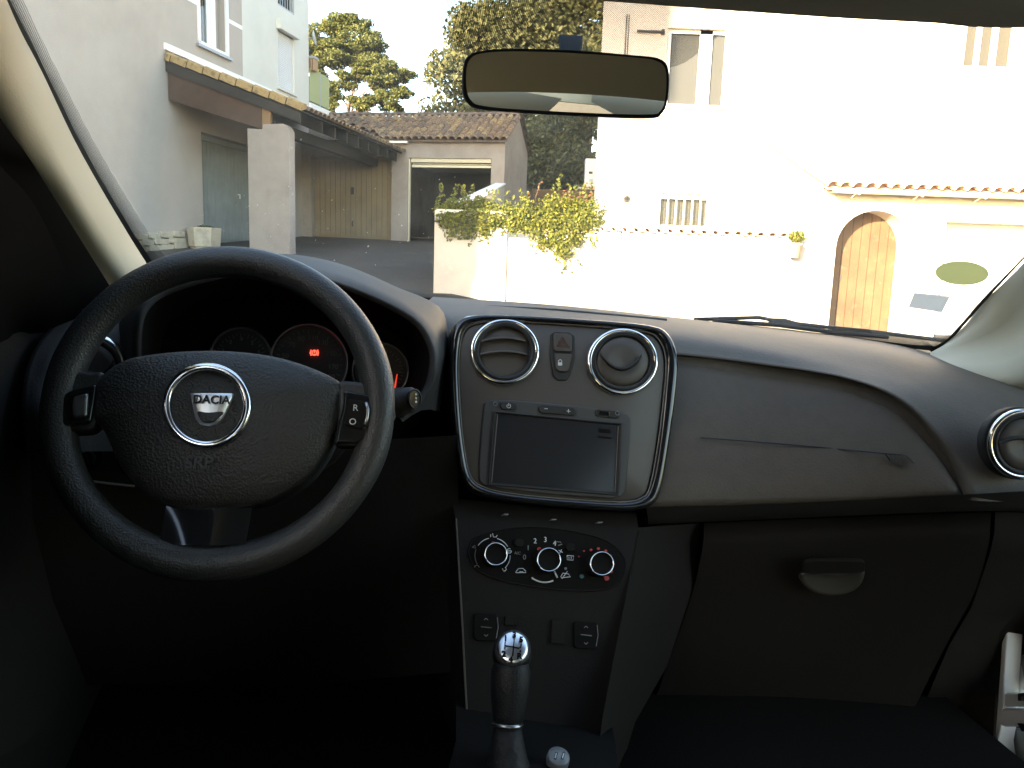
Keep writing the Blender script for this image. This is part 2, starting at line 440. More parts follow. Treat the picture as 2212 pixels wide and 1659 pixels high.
while y < Y1 - .05:
    put('eave_tile', em[random.choice((0, 0, 1, 2))], roof, slope_frame(Vector((XE + .05, y, ZE + .005)) + nrm * (.01 + .006 * random.random()), (0, 1, 0), slope_up)); y += .19
bulk = MB(); y = Y0 + .22
while y < Y1 - .05:
    for r in range(1, 8):
        v, f = canal_tile(.19, .16, .40, .075, 4); fr = slope_frame(Vector((XE + .05, y, ZE + .005)) - sln * (r * .36) + nrm * .02, (0, 1, 0), slope_up)
        bulk.add([fr @ Vector(p) for p in v], f)
    y += .19
bulk.build('roof_tiles', M_tile, roof, kind='stuff')
MB().hull8([Vector(p) for p in ((.01, Y0, ZT - .21), (XE - .06, Y0, ZE - .21), (XE - .06, Y0 + .03, ZE - .21), (.01, Y0 + .03, ZT - .21), (.01, Y0, ZT - .025), (XE - .06, Y0, ZE - .025), (XE - .06, Y0 + .03, ZE - .025), (.01, Y0 + .03, ZT - .025))]).build('verge_board', M_fascia, house)
MB().hull8([Vector(p) for p in ((.02, Y0 + .05, 3.98), (1.93, Y0 + .05, 3.45), (1.93, Y0 + .14, 3.45), (.02, Y0 + .14, 3.98), (.02, Y0 + .05, 4.50), (1.93, Y0 + .05, 3.90), (1.93, Y0 + .14, 3.90), (.02, Y0 + .14, 4.50))]).build('beam', M_beam, house)
MB().hull8([Vector(p) for p in ((1.935, Y0 + .06, 3.52), (2.10, Y0 + .06, 3.52), (2.10, Y0 + .13, 3.52), (1.935, Y0 + .13, 3.52), (1.935, Y0 + .06, 3.88), (2.10, Y0 + .06, 3.84), (2.10, Y0 + .13, 3.84), (1.935, Y0 + .13, 3.88))]).build('beam_end', mat('light_brown_beam', (.21, .125, .055), .8), house)
for i in range(8):
    y = Y0 + 1.0 + i * .62
    MB().hull8([Vector(p) for p in ((.0, y, ZT - .2), (XE - .1, y, ZE - .25), (XE - .1, y + .07, ZE - .25), (0, y + .07, ZT - .2), (0, y, ZT - .025), (XE - .1, y, ZE - .025), (XE - .1, y + .07, ZE - .025), (0, y + .07, ZT - .025))]).build('rafter', M_fascia, house)
MB().box(1.95, 2.12, Y0 + .2, 21.4, 3.42, 3.62).build('purlin', M_fascia, house)
# flashing on the wall above the tiles
MB().box(0, .05, Y0 - .02, 22.0, ZT + .17, ZT + .20).box(0, .025, Y0 - .02, 22.0, ZT + .2, ZT + .30).build('flashing', M_whitepaint, house)
# pier
pr = [(1.65, 3.46), (1.95, 3.44), (1.96, 3.53), (2.38, 3.545), (2.44, 3.50), (2.49, 3.42), (2.49, 0), (1.65, 0)]
MB().prism([(x, Y0 + .02, z) for x, z in pr], (0, .24, 0)).build('pier', M_garage, house, bevel=.012)
# far wall behind the lean-to, beside the tan door, is the garage
# plinth
for r in range(3):
    y = 11.0 - (r % 2) * .2
    while y < 16.15:
        ln = .36 + .2 * random.random()
        if y + ln > 16.25: ln = 16.25 - y
        z0 = gz(W0.x + math.sin(TH) * y, math.cos(TH) * y)
        MB().box(.0, .07 + .03 * random.random(), y + .008, y + ln - .008, z0 + r * .115 + .004, z0 + r * .115 + .111).build('stone', M_stone, house, bevel=.012)
        y += ln
# balcony behind the house end
ter = MB().box(-3, .05, 21.96, 24.6, 4.95, 5.1).build('balcony', M_whitepaint, house)
for a, b in ((22.0, 22.6), (22.62, 23.2)):
    MB().box(-.01, .015, a, b, 5.16, 5.98).build('screen', M_olive, ter)
MB().box(-1.5, .01, 23.18, 23.2, 5.16, 5.98).build('screen', M_olive, ter)
MB().box(-.02, .02, 22.59, 22.63, 5.1, 6.0).build('post', M_zinc, ter)
MB().box(-3, .02, 23.2, 24.55, 1.5, 4.95).build('wall', M_taupe, ter)

# lantern and dish on the corner
ln = thing('wall_lantern', 'small wooden lantern box on the corner of the tall house', 'lantern', W0, -TH)
MB().box(-.12, .14, 21.98, 22.26, 6.22, 6.27).build('lid', M_zinc, ln)
m_l = mat('lantern_wood', (.35, .22, .12), .7)
for i in range(4):
    MB().box(-.1 + i * .062, -.062 + i * .062, 22.0, 22.24, 5.92, 6.22).build('slat', m_l, ln)
MB().box(-.08, .1, 22.02, 22.2, 5.94, 6.2).build('body', M_dark, ln)
di = thing('satellite_dish', 'pale satellite dish on the corner of the tall house', 'dish', W0, -TH)
MB().lathe((.02, 22.15, 6.75), (1, .3, .2), [(0, .0), (.12, .02), (.2, .06), (.205, .065), (.12, .03), (0, .012)], 20).build('reflector', M_pale, di, smooth=True)
MB().tube([(-.02, 21.93, 6.7), (.02, 22.1, 6.74)], .015, 6).build('bracket', M_zinc, di)

# concrete planter
pz = gz(-6.25, 16.05)
pl = thing('planter', 'weathered hexagonal concrete planter in front of the blue-grey door', 'planter', (-6.24, 15.95, 1.165), .25)
prof = [(.27, 0), (.27, .07), (.30, .085), (.325, .40), (.33, .42), (.33, .46), (.29, .46), (.28, .40)]
rows = [[(r * math.cos(2 * math.pi * k / 6), r * math.sin(2 * math.pi * k / 6), h) for k in range(6)] for r, h in prof]
mb = MB().grid(rows, closed=True); mb.f.append((0, 1, 2, 3, 4, 5)); n6 = len(rows) * 6 - 6
mb.build('bowl', M_conc, pl, bevel=.012)
MB().prism([(.28 * math.cos(2 * math.pi * k / 6), .28 * math.sin(2 * math.pi * k / 6), .39) for k in range(6)], (0, 0, .02)).build('soil', M_earth, pl)
pts = []
for i in range(900):
    a = random.random() * 6.283; r = .27 * math.sqrt(random.random())
    pts.append((Vector((r * math.cos(a), r * math.sin(a), .42 + random.random() * .09 * (1.2 - r / .3))), Vector((0, 0, 1)), random.random()))
tag(leaves('planter_plant', [(p + Vector((-6.24, 15.95, 1.165)), n_, t) for p, n_, t in pts], .022, M_herb, None), 'low dark green plant filling the concrete planter', 'plant')

# ------------------------------------------------------------------ garage block
ga = thing('garage', 'low garage block with a tan plank door beside an open dark bay', 'garage', W0, -TH)
GU, GE = 21.5, 5.40
mb = MB()
facade(mb, (0, GU, 0), HX, HY, -1.0, GE, -.5, 4.10, [(.26, 2.46, -.5, 3.68), (2.90, 5.06, -.5, 3.66)], .22)
mb.add([(GE, GU, -.5), (GE, 24.65, -.5), (GE, 24.65, 4.22), (GE, 23.2, 4.93), (GE, GU, 4.1)], [(0, 1, 2, 3, 4)])
mb.quad((-1, 24.65, -.5), (-1, 24.65, 4.2), (GE, 24.65, 4.2), (GE, 24.65, -.5))
mb.quad((2.68, GU + .2, -.5), (2.68, 24.6, -.5), (2.68, 24.6, 4), (2.68, GU + .2, 4))
mb.quad((5.3, GU + .2, -.5), (5.3, 24.6, -.5), (5.3, 24.6, 4), (5.3, GU + .2, 4))
mb.quad((-1, GU + .23, 4.0), (GE, GU + .23, 4.0), (GE, 24.6, 4.0), (-1, 24.6, 4.0))
mb.build('wall', M_garage, ga)
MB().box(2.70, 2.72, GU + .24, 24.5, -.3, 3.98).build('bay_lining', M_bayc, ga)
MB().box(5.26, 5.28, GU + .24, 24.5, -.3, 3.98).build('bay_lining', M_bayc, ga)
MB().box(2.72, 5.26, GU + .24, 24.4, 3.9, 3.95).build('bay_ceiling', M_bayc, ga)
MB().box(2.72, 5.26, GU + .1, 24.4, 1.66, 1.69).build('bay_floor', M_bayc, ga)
td = MB().box(.26, 2.46, GU + .2, GU + .23, 1.5, 3.68).build('garage_door', M_tan_door, ga, label='tan plank up-and-over door')
n = 15
for i in range(n):
    a = .285 + i * 2.15 / n
    MB().box(a + .006, a + 2.15 / n - .006, GU + .175, GU + .2, 1.66, 3.58).build('plank', M_tan_door, td, bevel=.004)
MB().box(.265, 2.455, GU + .16, GU + .2, 3.585, 3.675).build('lintel_board', M_tan_door, td)
MB().box(1.29, 1.37, GU + .15, GU + .175, 2.74, 2.92).tube([(1.30, GU + .155, 2.83), (1.30, GU + .11, 2.83), (1.37, GU + .11, 2.83)], .012, 6).build('handle', M_iron, td)
MB().tube([(1.35, GU + .175, 2.05), (1.35, GU + .12, 2.03), (1.35, GU + .12, 1.95), (1.35, GU + .175, 1.93)], .012, 6).build('pull', M_iron, td)
# open bay : raised door edges
od = MB().box(2.96, 5.04, GU + .05, GU + .08, 3.56, 3.655).build('open_door', M_cream, ga, label='raised cream door of the open bay')
MB().box(2.97, 5.03, GU + .10, GU + .13, 3.44, 3.50).build('bottom_rail', M_cream, od)
MB().box(2.97, 5.03, GU + .14, GU + 2.0, 3.52, 3.545).build('door_leaf', M_cream, od)
MB().box(2.905, 2.94, GU + .03, GU + .12, 1.5, 3.65).build('frame', M_cream, ga)
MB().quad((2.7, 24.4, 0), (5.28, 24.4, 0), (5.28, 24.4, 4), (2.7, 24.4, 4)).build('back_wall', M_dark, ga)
# tiled roof
gr = MB()
gr.hull8([Vector(p) for p in ((.0, GU - .12, 4.04), (GE + .04, GU - .12, 4.04), (GE + .04, 23.2, 4.93), (.0, 23.2, 4.93), (.0, GU - .12, 4.07), (GE + .04, GU - .12, 4.07), (GE + .04, 23.2, 4.96), (.0, 23.2, 4.96))])
gr.hull8([Vector(p) for p in ((.0, 23.2, 4.93), (GE + .04, 23.2, 4.93), (GE + .04, 24.8, 4.13), (.0, 24.8, 4.13), (.0, 23.2, 4.96), (GE + .04, 23.2, 4.96), (GE + .04, 24.8, 4.16), (.0, 24.8, 4.16))])
groof = gr.build('roof', M_tile_c, ga)
gu = Vector((0, 23.2 - GU + .12, .89)); gl = gu.length; gun = gu.normalized(); gn = Vector((1, 0, 0)).cross(gun)
tm = [tile_mesh('roof_tile_mesh', m, .185, .155, .33, .085) for m in (M_tile, M_tile_b, M_tile_c)]
cols = int((GE - .1) / .187)
for i in range(cols + 1):
    x = GE - .02 - i * .187
    # the valley with the lean-to cuts the left columns short
    r0 = 0 if x > 2.55 else int((2.55 - x) / .36)
    for r in range(r0, 7):
        p = Vector((x, GU - .14, 4.075)) + gun * (r * .268) + gn * (.012 + .012 * random.random())
        a = random.uniform(-.03, .03)
        put('roof_tile', tm[random.choice((0, 0, 1, 2, 2))], groof, slope_frame(p, (math.cos(a), 0, math.sin(a)), gun + gn * -.045))
rt = tile_mesh('ridge_tile_mesh', M_tile_c, .22, .19, .43, .09)
for i in range(14):
    put('ridge_tile', rt, groof, slope_frame((GE + .02 - i * .38, 23.2, 4.985 + .01 * random.random()), (0, 1, 0), (-1, 0, .03)))
for i in range(5):
    put('verge_tile', tm[0], groof, slope_frame((GE + .04, 24.85 - i * .33, 4.15 + i * .165), (-1, 0, 0), (0, -1, .5)))
MB().box(2.45, 2.92, GU - .16, GU - .02, 4.0, 4.05).build('mortar', M_whitepaint, groof)

# ------------------------------------------------------------------ garden walls
M_gw = mat('garden_wall_render', (.50, .46, .40), .9, bump=('noise', 45, .5, .006), vary=[(1.6, (.43, .385, .33), .4, .7), (7, (.54, .50, .44), .55, .75)])
wl = thing('garden_wall', 'rendered driveway wall with a sloping coping beside the open bay', 'wall')
a = Vector((-.93, 10.3, 0)); b = Vector((-.45, 20.05, 0)); nn = Vector((b.y - a.y, -(b.x - a.x), 0)).normalized() * .10
A = [a - nn, a + nn, b + nn, b - nn]
MB().hull8([p + Vector((0, 0, -.4)) for p in A] + [A[0] + Vector((0, 0, 1.74)), A[1] + Vector((0, 0, 1.74)), A[2] + Vector((0, 0, 3.02)), A[3] + Vector((0, 0, 3.02))]).build('wall', M_gw, wl, bevel=.03)
q = [p * 1 for p in A]; e = nn * .3
MB().hull8([q[0] - e + Vector((0, .3, 1.785)), q[1] + e + Vector((0, .3, 1.785)), q[2] + e + Vector((0, 0, 3.025)), q[3] - e + Vector((0, 0, 3.025)), q[0] - e + Vector((0, .3, 1.83)), q[1] + e + Vector((0, .3, 1.83)), q[2] + e + Vector((0, 0, 3.07)), q[3] - e + Vector((0, 0, 3.07))]).build('coping', M_whitepaint, wl, bevel=.012)

nw = thing('garden_wall', 'nearest garden wall, left end shaded, the rest glaring white under the vine', 'wall')
MB().box(-1.03, -.12, 9.95, 10.25, -.6, 1.79).build('pier', M_gw, nw, bevel=.015)
MB().box(-.118, 2.6, 9.98, 10.2, -.6, 1.47).build('wall_panel', M_gw, nw, bevel=.012)
MB().box(2.602, 3.86, 9.99, 10.19, -.6, .98).build('shadow_cover_panel', M_gw, nw, bevel=.012)  # added panel, hides a stray shadow on the wall behind
w2 = thing('garden_wall', 'sunlit white garden wall with arched coping tiles under the barred window', 'wall')
for x0, x1 in ((-.6, 1.74), (1.755, 2.50), (2.515, 5.03)):
    MB().box(x0, x1, 13.4, 13.6, -.6, 1.72).build('wall_panel', M_gw, w2, bevel=.008)
ct = tile_mesh('coping_tile_mesh', M_ptile, .17, .16, .42, .075)
for i in range(18):
    put('coping_tile', ct, w2, slope_frame((1.38 + i * .191, 13.30, 1.725), (1, 0, 0), (0, 1, .06)))
MB().box(1.28, 5.03, 13.38, 13.62, 1.72, 1.728).build('mortar_bed', M_conc, w2)
mb_ = thing('meter_box', 'small beige meter box on the foot of the sunlit garden wall', 'meter box')
MB().box(1.60, 1.72, 13.34, 13.40, .66, .84).build('case', M_beige, mb_, bevel=.006)
MB().box(1.62, 1.70, 13.335, 13.34, .69, .80).build('door', M_beige, mb_)

# ------------------------------------------------------------------ right house
rh = thing('house', 'sunlit cream house with barred window and a tiled porch roof', 'house')
mb = MB()
facade(mb, (0, 17, 0), (1, 0, 0), (0, 1, 0), 1.6, 15, -1, 9.5, [(2.93, 4.25, 4.48, 5.98), (2.95, 4.06, 1.98, 2.70), (9.0, 10.0, 5.4, 6.6)], .18)
mb.quad((1.6, 17, -1), (1.6, 17, 9.5), (3.6, 26, 9.5), (3.6, 26, -1))
mb.quad((3.6, 26, -1), (3.6, 26, 9.5), (15, 26, 9.5), (15, 26, -1))
mb.quad((15, 17, -1), (15, 26, -1), (15, 26, 9.5), (15, 17, 9.5))
mb.build('wall', M_white, rh)
MB().box(1.3, 15.3, 16.6, 26.4, 9.5, 9.7).build('roof', M_ptile, rh)
# upper window
w = MB()
for a_, b_ in ((2.93, 3.03), (3.62, 3.88), (4.15, 4.25)): w.box(a_, b_, 17.10, 17.15, 4.48, 5.98)
w.box(3.03, 4.15, 17.10, 17.15, 5.9, 5.98)
win = w.build('window', M_pvc, rh, label='tall white window with grey panes')
for a_, b_ in ((3.03, 3.62), (3.88, 4.15)):
    MB().quad((a_, 17.13, 4.48), (b_, 17.13, 4.48), (b_, 17.13, 5.9), (a_, 17.13, 5.9)).build('pane', M_pane, win)
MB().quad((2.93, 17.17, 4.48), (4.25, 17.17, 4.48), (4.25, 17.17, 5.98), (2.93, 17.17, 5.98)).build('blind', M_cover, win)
MB().box(2.85, 4.35, 16.9, 17.0, 4.40, 4.47).build('sill', M_whitepaint, win)
sr = thing('shutter_stay', 'dark iron shutter stay left of the upper window', 'shutter stay')
MB().box(2.30, 2.84, 16.93, 16.97, 5.86, 5.90).build('bar', M_iron, sr)
MB().box(2.80, 2.86, 16.94, 17.0, 5.83, 5.93).build('bracket', M_iron, sr)
ca = thing('wall_cable', 'pair of thin dark cables running down the shaded strip of wall', 'cable')
for x in (2.08, 2.13):
    MB().tube([(x, 16.985, 6.2), (x, 16.985, 4.2)], .009, 6).build('cable', M_iron, ca)
# barred window
bwn = MB().box(2.95, 4.06, 17.12, 17.16, 1.98, 2.04).box(2.95, 4.06, 17.12, 17.16, 2.63, 2.70).box(2.95, 3.0, 17.12, 17.16, 2.04, 2.63).box(4.0, 4.06, 17.12, 17.16, 2.04, 2.63).build('window', M_pvc, rh, label='small dark window behind white bars')
MB().quad((3.0, 17.15, 2.04), (4.0, 17.15, 2.04), (4.0, 17.15, 2.63), (3.0, 17.15, 2.63)).build('pane', M_pane, bwn)
MB().quad((2.95, 17.175, 1.98), (4.06, 17.175, 1.98), (4.06, 17.175, 2.7), (2.95, 17.175, 2.7)).build('dark_room', M_cover, bwn)  # dark sheet stands in for the unlit room behind the pane
for i in range(7):
    x = 2.99 + i * .172
    MB().tube([(x, 17.0 + .03, 1.98), (x, 17.03, 2.70)], .016, 8).build('bar', M_whitepaint, bwn)
MB().box(2.95, 4.06, 17.015, 17.045, 2.58, 2.62).build('cross_bar', M_whitepaint, bwn)
# right upper window : partly open shutters
w2n = MB().box(9.0, 10.0, 17.10, 17.14, 5.4, 5.46).box(9.0, 9.07, 17.10, 17.14, 5.46, 6.6).box(9.28, 9.38, 17.10, 17.14, 5.46, 6.6).box(9.6, 9.72, 17.10, 17.14, 5.46, 6.6).build('window', M_pvc, rh, label='upper right window with narrow panes')
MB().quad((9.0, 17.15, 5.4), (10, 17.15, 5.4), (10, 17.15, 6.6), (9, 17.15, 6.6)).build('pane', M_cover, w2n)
# round vent
vt = thing('wall_vent', 'round grey air vent on the shaded strip of the cream house', 'vent')
MB().lathe((2.29, 16.99, 2.54), (0, -1, 0), [(0, .0), (.062, .0), (.07, .006), (.062, .02), (.054, .022), (.05, .006), (0, .006)], 24).build('grille', mat('vent_grey', (.26, .24, .2), .7), vt, smooth=True)
MB().box(2.235, 2.345, 16.965, 16.972, 2.534, 2.546).box(2.284, 2.296, 16.962, 16.972, 2.485, 2.595).build('cross', M_iron, vt)
# porch
mb = MB()
facade(mb, (0, 13.4, 0), (1, 0, 0), (0, 1, 0), 5.04, 15, -.6, 2.52, [(5.34, 6.60, -.6, 2.21), (7.14, 10.2, -.6, 2.08)], .52)
# arch spandrels
cx, hw, zs_, zt = 5.97, .63, 1.60, 2.21
arc = [(cx - hw * math.cos(math.pi * k / 20), zs_ + (zt - zs_) * math.sin(math.pi * k / 20)) for k in range(21)]
for k in range(20):
    (xa, za), (xb, zb) = arc[k], arc[k + 1]
    mb.quad((xa, 13.4, za), (xb, 13.4, zb), (xb, 13.4, zt), (xa, 13.4, zt))
    mb.quad((xa, 13.4, za), (xa, 13.92, za), (xb, 13.92, zb), (xb, 13.4, zb))
mb.add([(5.04, 13.4, -.6), (5.04, 17, -.6), (5.04, 17, 3.79), (5.04, 13.4, 2.57)], [(0, 1, 2, 3)])
porch = mb.build('porch', M_white, rh, label='sunlit porch wall with an arched doorway')
dr = MB().box(5.3, 6.64, 13.96, 13.99, -.6, 2.3).build('arched_door', M_wood, rh, label='weathered pine plank door in the arch')
npk = 8
for i in range(npk):
    xa = 5.34 + i * 1.26 / npk + .004; xb = 5.34 + (i + 1) * 1.26 / npk - .004
    top = []
    for j in range(5):
        x = xb + (xa - xb) * j / 4; t = max(-1, min(1, (x - cx) / hw)); top.append((x, 13.92, zs_ + (zt - zs_) * math.sqrt(max(0, 1 - t * t)) + .005))
    MB().prism([(xa, 13.92, -.5), (xb, 13.92, -.5)] + top, (0, .035, 0)).build('plank', M_wood, dr)
MB().tube([(5.66, 13.92, 1.12), (5.66, 13.88, 1.12), (5.66, 13.88, 1.05)], .01, 6).build('handle', M_iron, dr)
gd2 = MB().box(7.14, 10.2, 13.88, 13.91, -.6, 2.08).build('garage_door', M_whitepaint, rh, label='white ribbed garage door under the porch')
z = 0.0
while z < 2.0:
    MB().box(7.16, 10.18, 13.855, 13.88, z + .006, z + .145).build('panel', M_whitepaint, gd2, bevel=.006); z += .15
# porch roof
pu = Vector((0, 3.85, 1.30)); pun = pu.normalized(); pn = Vector((1, 0, 0)).cross(pun)
pr_ = MB().hull8([Vector(p) for p in ((5.0, 13.15, 2.50), (15, 13.15, 2.50), (15, 17, 3.80), (5.0, 17, 3.80), (5.0, 13.15, 2.53), (15, 13.15, 2.53), (15, 17, 3.83), (5.0, 17, 3.83))]).build('porch_roof', M_ptile, rh)
pm = tile_mesh('porch_tile_mesh', M_ptile, .20, .17, .50, .085)
for i in range(28):
    for r in range(10):
        put('porch_tile', pm, pr_, slope_frame(Vector((5.08 + i * .206, 13.08, 2.535)) + pun * (r * .40) + pn * (.01 + .008 * random.random()), (1, 0, random.uniform(-.03, .03)), pun - pn * .03))
MB().quad((5.1, 13.16, 2.47), (15, 13.16, 2.47), (15, 13.4, 2.47), (5.1, 13.4, 2.47)).build('soffit', M_white, rh)
# gutter
gt = thing('gutter', 'half round metal gutter along the porch eave', 'gutter')
rows = []
for x in (5.08, 15.0):
    rows.append([(x, 13.05 + .06 * math.cos(math.pi + math.pi * k / 10), 2.50 + .06 * math.sin(math.pi + math.pi * k / 10)) for k in range(11)])
MB().grid(rows).build('trough', M_metalgutter, gt, smooth=True, solid=.004)
MB().prism([(5.08, 13.05 + .06 * math.cos(math.pi + math.pi * k / 10), 2.50 + .06 * math.sin(math.pi + math.pi * k / 10)) for k in range(11)], (.006, 0, 0)).build('end_cap', M_metalgutter, gt)
for i in range(8):
    x = 5.5 + i * 1.02
    MB().tube([(x, 12.985, 2.53), (x, 12.985, 2.46), (x, 13.05, 2.43), (x, 13.16, 2.46), (x, 13.38, 2.40)], .012, 6).build('bracket', M_whitepaint, gt)
# hanging pot
po = thing('flower_pot', 'terracotta flower pot fixed to the sunlit wall left of the arched door', 'flower pot', (4.60, 13.24, 1.39))
MB().lathe((0, 0, 0), (0, 0, 1), [(0, 0), (.085, 0), (.115, .2), (.125, .2), (.125, .235), (.105, .235), (.1, .2), (0, .2)], 18).build('pot', M_ptile, po, smooth=True)
MB().tube([(0, .1, .18), (0, .16, .18), (0, .16, .05), (0, .09, .05)], .008, 6).build('holder', M_iron, po)
pts = []
for i in range(420):
    d = Vector((random.gauss(0, 1), random.gauss(0, 1), random.gauss(0, 1))).normalized() * (random.random() ** .4)
    pts.append((Vector((4.62, 13.24, 1.73)) + Vector((d.x * .14, d.y * .1, d.z * .11)), d, random.random()))
tag(leaves('pot_plant', pts, .022, M_vine, None), 'bushy plant growing in the terracotta wall pot', 'plant')
# white cabinet beyond the house corner, fence and rails
cb = thing('meter_cabinet', 'white metal cabinet on a shelf beyond the cream house corner', 'cabinet')
MB().box(1.78, 2.4, 21.9, 22.2, 3.22, 3.96).build('case', M_pvc, cb, bevel=.01)
MB().box(1.88, 1.98, 21.885, 21.9, 3.56, 3.62).build('handle', M_iron, cb)
MB().box(1.90, 2.0, 21.89, 21.9, 3.3, 3.43).build('plate', M_zinc, cb)
MB().box(1.6, 2.5, 21.8, 22.25, 3.14, 3.2).build('shelf', M_conc, cb)
tw = thing('timber_wall', 'low brown timber retaining wall below the dark bank', 'retaining wall')
M_tim = mat('old_timber', (.16, .10, .05), .9, vary=[(3, (.10, .065, .035), .4, .7)])
for i in range(4):
    MB().box(.4, 5.0, 24.0 + .03 * (i % 2), 24.14, 2.35 + i * .24, 2.35 + i * .24 + .23).build('beam', M_tim, tw, bevel=.01)
rl = thing('garden_railing', 'short white railing behind the vine', 'railing')
MB().box(1.5, 2.6, 20.0, 20.03, 2.58, 2.62).build('rail', M_whitepaint, rl)
for i in range(8):
    MB().box(1.52 + i * .15, 1.545 + i * .15, 20.0, 20.03, 2.2, 2.58).build('baluster', M_whitepaint, rl)

# ------------------------------------------------------------------ vine on the garden wall
def blob_pts(c, r, n, shell=.55, tint=None):
    out = []
    for i in range(n):
        d = Vector((random.gauss(0, 1), random.gauss(0, 1), random.gauss(0, 1))).normalized()
        k = shell + (1 - shell) * random.random() ** .7
        p = Vector((c[0] + d.x * r[0] * k, c[1] + d.y * r[1] * k, c[2] + d.z * r[2] * k))
        out.append((p, d, random.random() if tint is None else max(0, min(1, tint + random.uniform(-.3, .3)))))
    return out
vine = thing('climbing_vine', 'yellow-green climbing vine with red shoots spilling over the glaring garden wall', 'climbing plant')
pts = []
for i in range(44):
    x = -.50 + i / 43 * 1.52
    zt_ = 1.90 + .13 * math.sin(math.pi * min(1, max(0, (x - .0) / 1.05))) + random.uniform(-.12, .08)
    pts += blob_pts((x, 10.06 + random.uniform(-.08, .14), zt_ - .13), (.11, .13, .14), 85, .2)
    if x < .15: pts += blob_pts((x, 9.95 + random.uniform(-.05, .05), zt_ - .24), (.10, .07, .13), 80, .2)
    zz = zt_ - .28; lo = 1.62 - .34 * math.exp(-((x - .55) / .30) ** 2) + random.uniform(-.04, .12)
    while zz > lo:
        pts += blob_pts((x + random.uniform(-.06, .06), 9.94 + random.uniform(-.06, .03), zz), (.09, .07, .10), 52, .2); zz -= .11
    if i % 2 == 0:      # loose hanging strands and upright shoots
        p = Vector((x, 9.93, zz + .05))
        for k in range(random.randint(2, 7)):
            p = p + Vector((random.uniform(-.03, .03), random.uniform(-.01, .01), -.035)); pts += blob_pts(p, (.022, .02, .02), 3)
        p = Vector((x, 10.05, zt_))
        for k in range(random.randint(1, 5)):
            p = p + Vector((random.uniform(-.03, .03), random.uniform(-.02, .02), .04)); pts += blob_pts(p, (.025, .02, .02), 4)
leaves('foliage', pts, .023, M_vine, vine, .85)
pts = []; st = MB()
for i in range(13):
    x = random.uniform(.1, 1.02); p = Vector((x, 10.08, random.uniform(1.86, 1.98))); path = [p.copy()]; lean = random.uniform(-.03, .03)
    for k in range(random.randint(2, 6)):
        p = p + Vector((lean + random.uniform(-.02, .02), random.uniform(-.02, .02), random.uniform(.025, .05))); path.append(p.copy())
        pts += [(p + Vector((random.uniform(-.025, .025), random.uniform(-.03, .03), random.uniform(-.02, .02))), Vector((0, 0, 1)), random.random()) for _ in range(random.randint(1, 4))]
    st.tube(path, .004, 5)
leaves('shoots', pts, .018, M_red, vine, .8)
st.build('stems', M_bark, vine, kind='stuff')
v2 = thing('climbing_vine', 'shaded dark green vine hanging over the left end of the near wall', 'climbing plant')
pts = []
for i in range(22):
    t = i / 21; c = Vector((-.98, 10.06, 1.78)).lerp(Vector((-.42, 10.1, 1.86)), t)
    pts += blob_pts((c.x, c.y, c.z + random.uniform(-.06, .06)), (.10, .13, .09), 70)
    zz = c.z - .1; lo = 1.60 - .12 * math.sin(math.pi * t) + random.uniform(-.05, .05)
    while zz > lo:
        pts += blob_pts((c.x + random.uniform(-.04, .04), 9.93, zz), (.07, .05, .06), 34); zz -= .08
for i in range(4):
    p = Vector((-.96 + .12 * i, 10.06, 1.85))
    for k in range(6):
        p = p + Vector((random.uniform(-.05, .04), .01, .04)); pts += blob_pts(p, (.035, .035, .03), 9)
leaves('foliage', pts, .022, M_vine, v2, .75)
MB().tube([(-.7, 10.28, .6), (-.72, 10.3, 1.4), (-.75, 10.15, 1.85)], .012, 6).build('stems', M_bark, v2)

# ------------------------------------------------------------------ trees
def limb(mb, a, b, r0, r1, wob=.15, n=6):
    a = Vector(a); b = Vector(b); path = []
    for i in range(n + 1):
        t = i / n; path.append(a.lerp(b, t) + Vector((random.uniform(-wob, wob), random.uniform(-wob, wob), 0)) * math.sin(math.pi * t))
    mb.tube(path, [r0 + (r1 - r0) * i / n for i in range(n + 1)], 7)
def tree(name, label, base, clumps, m, per, size, trunk_r, limbs=6, tints=None, dens=1.0):
    t = thing(name, label, 'tree', base)
    base = Vector(base); tb = MB()
    top = Vector(clumps[0][0]) - base
    limb(tb, (0, 0, -.3), (top.x * .5, top.y * .5, top.z * .55), trunk_r, trunk_r * .5)
    ks = random.sample(range(len(clumps)), min(limbs, len(clumps)))
    for k in ks:
        e = Vector(clumps[k][0]) - base; s0 = Vector((top.x * .5, top.y * .5, top.z * .55)) * random.uniform(.55, 1.0)
        limb(tb, s0, e, trunk_r * .35, trunk_r * .06, .25)
    tb.build('trunk', M_bark, t, smooth=True)
    pts = []
    for c, r in clumps:
        c = Vector(c) - base
        nn = int(per * (r[0] * r[2]) ** .9 * dens)
        pts += blob_pts(c, r, nn, .35)
    leaves('crown', pts, size, m, t, .7)
    return t
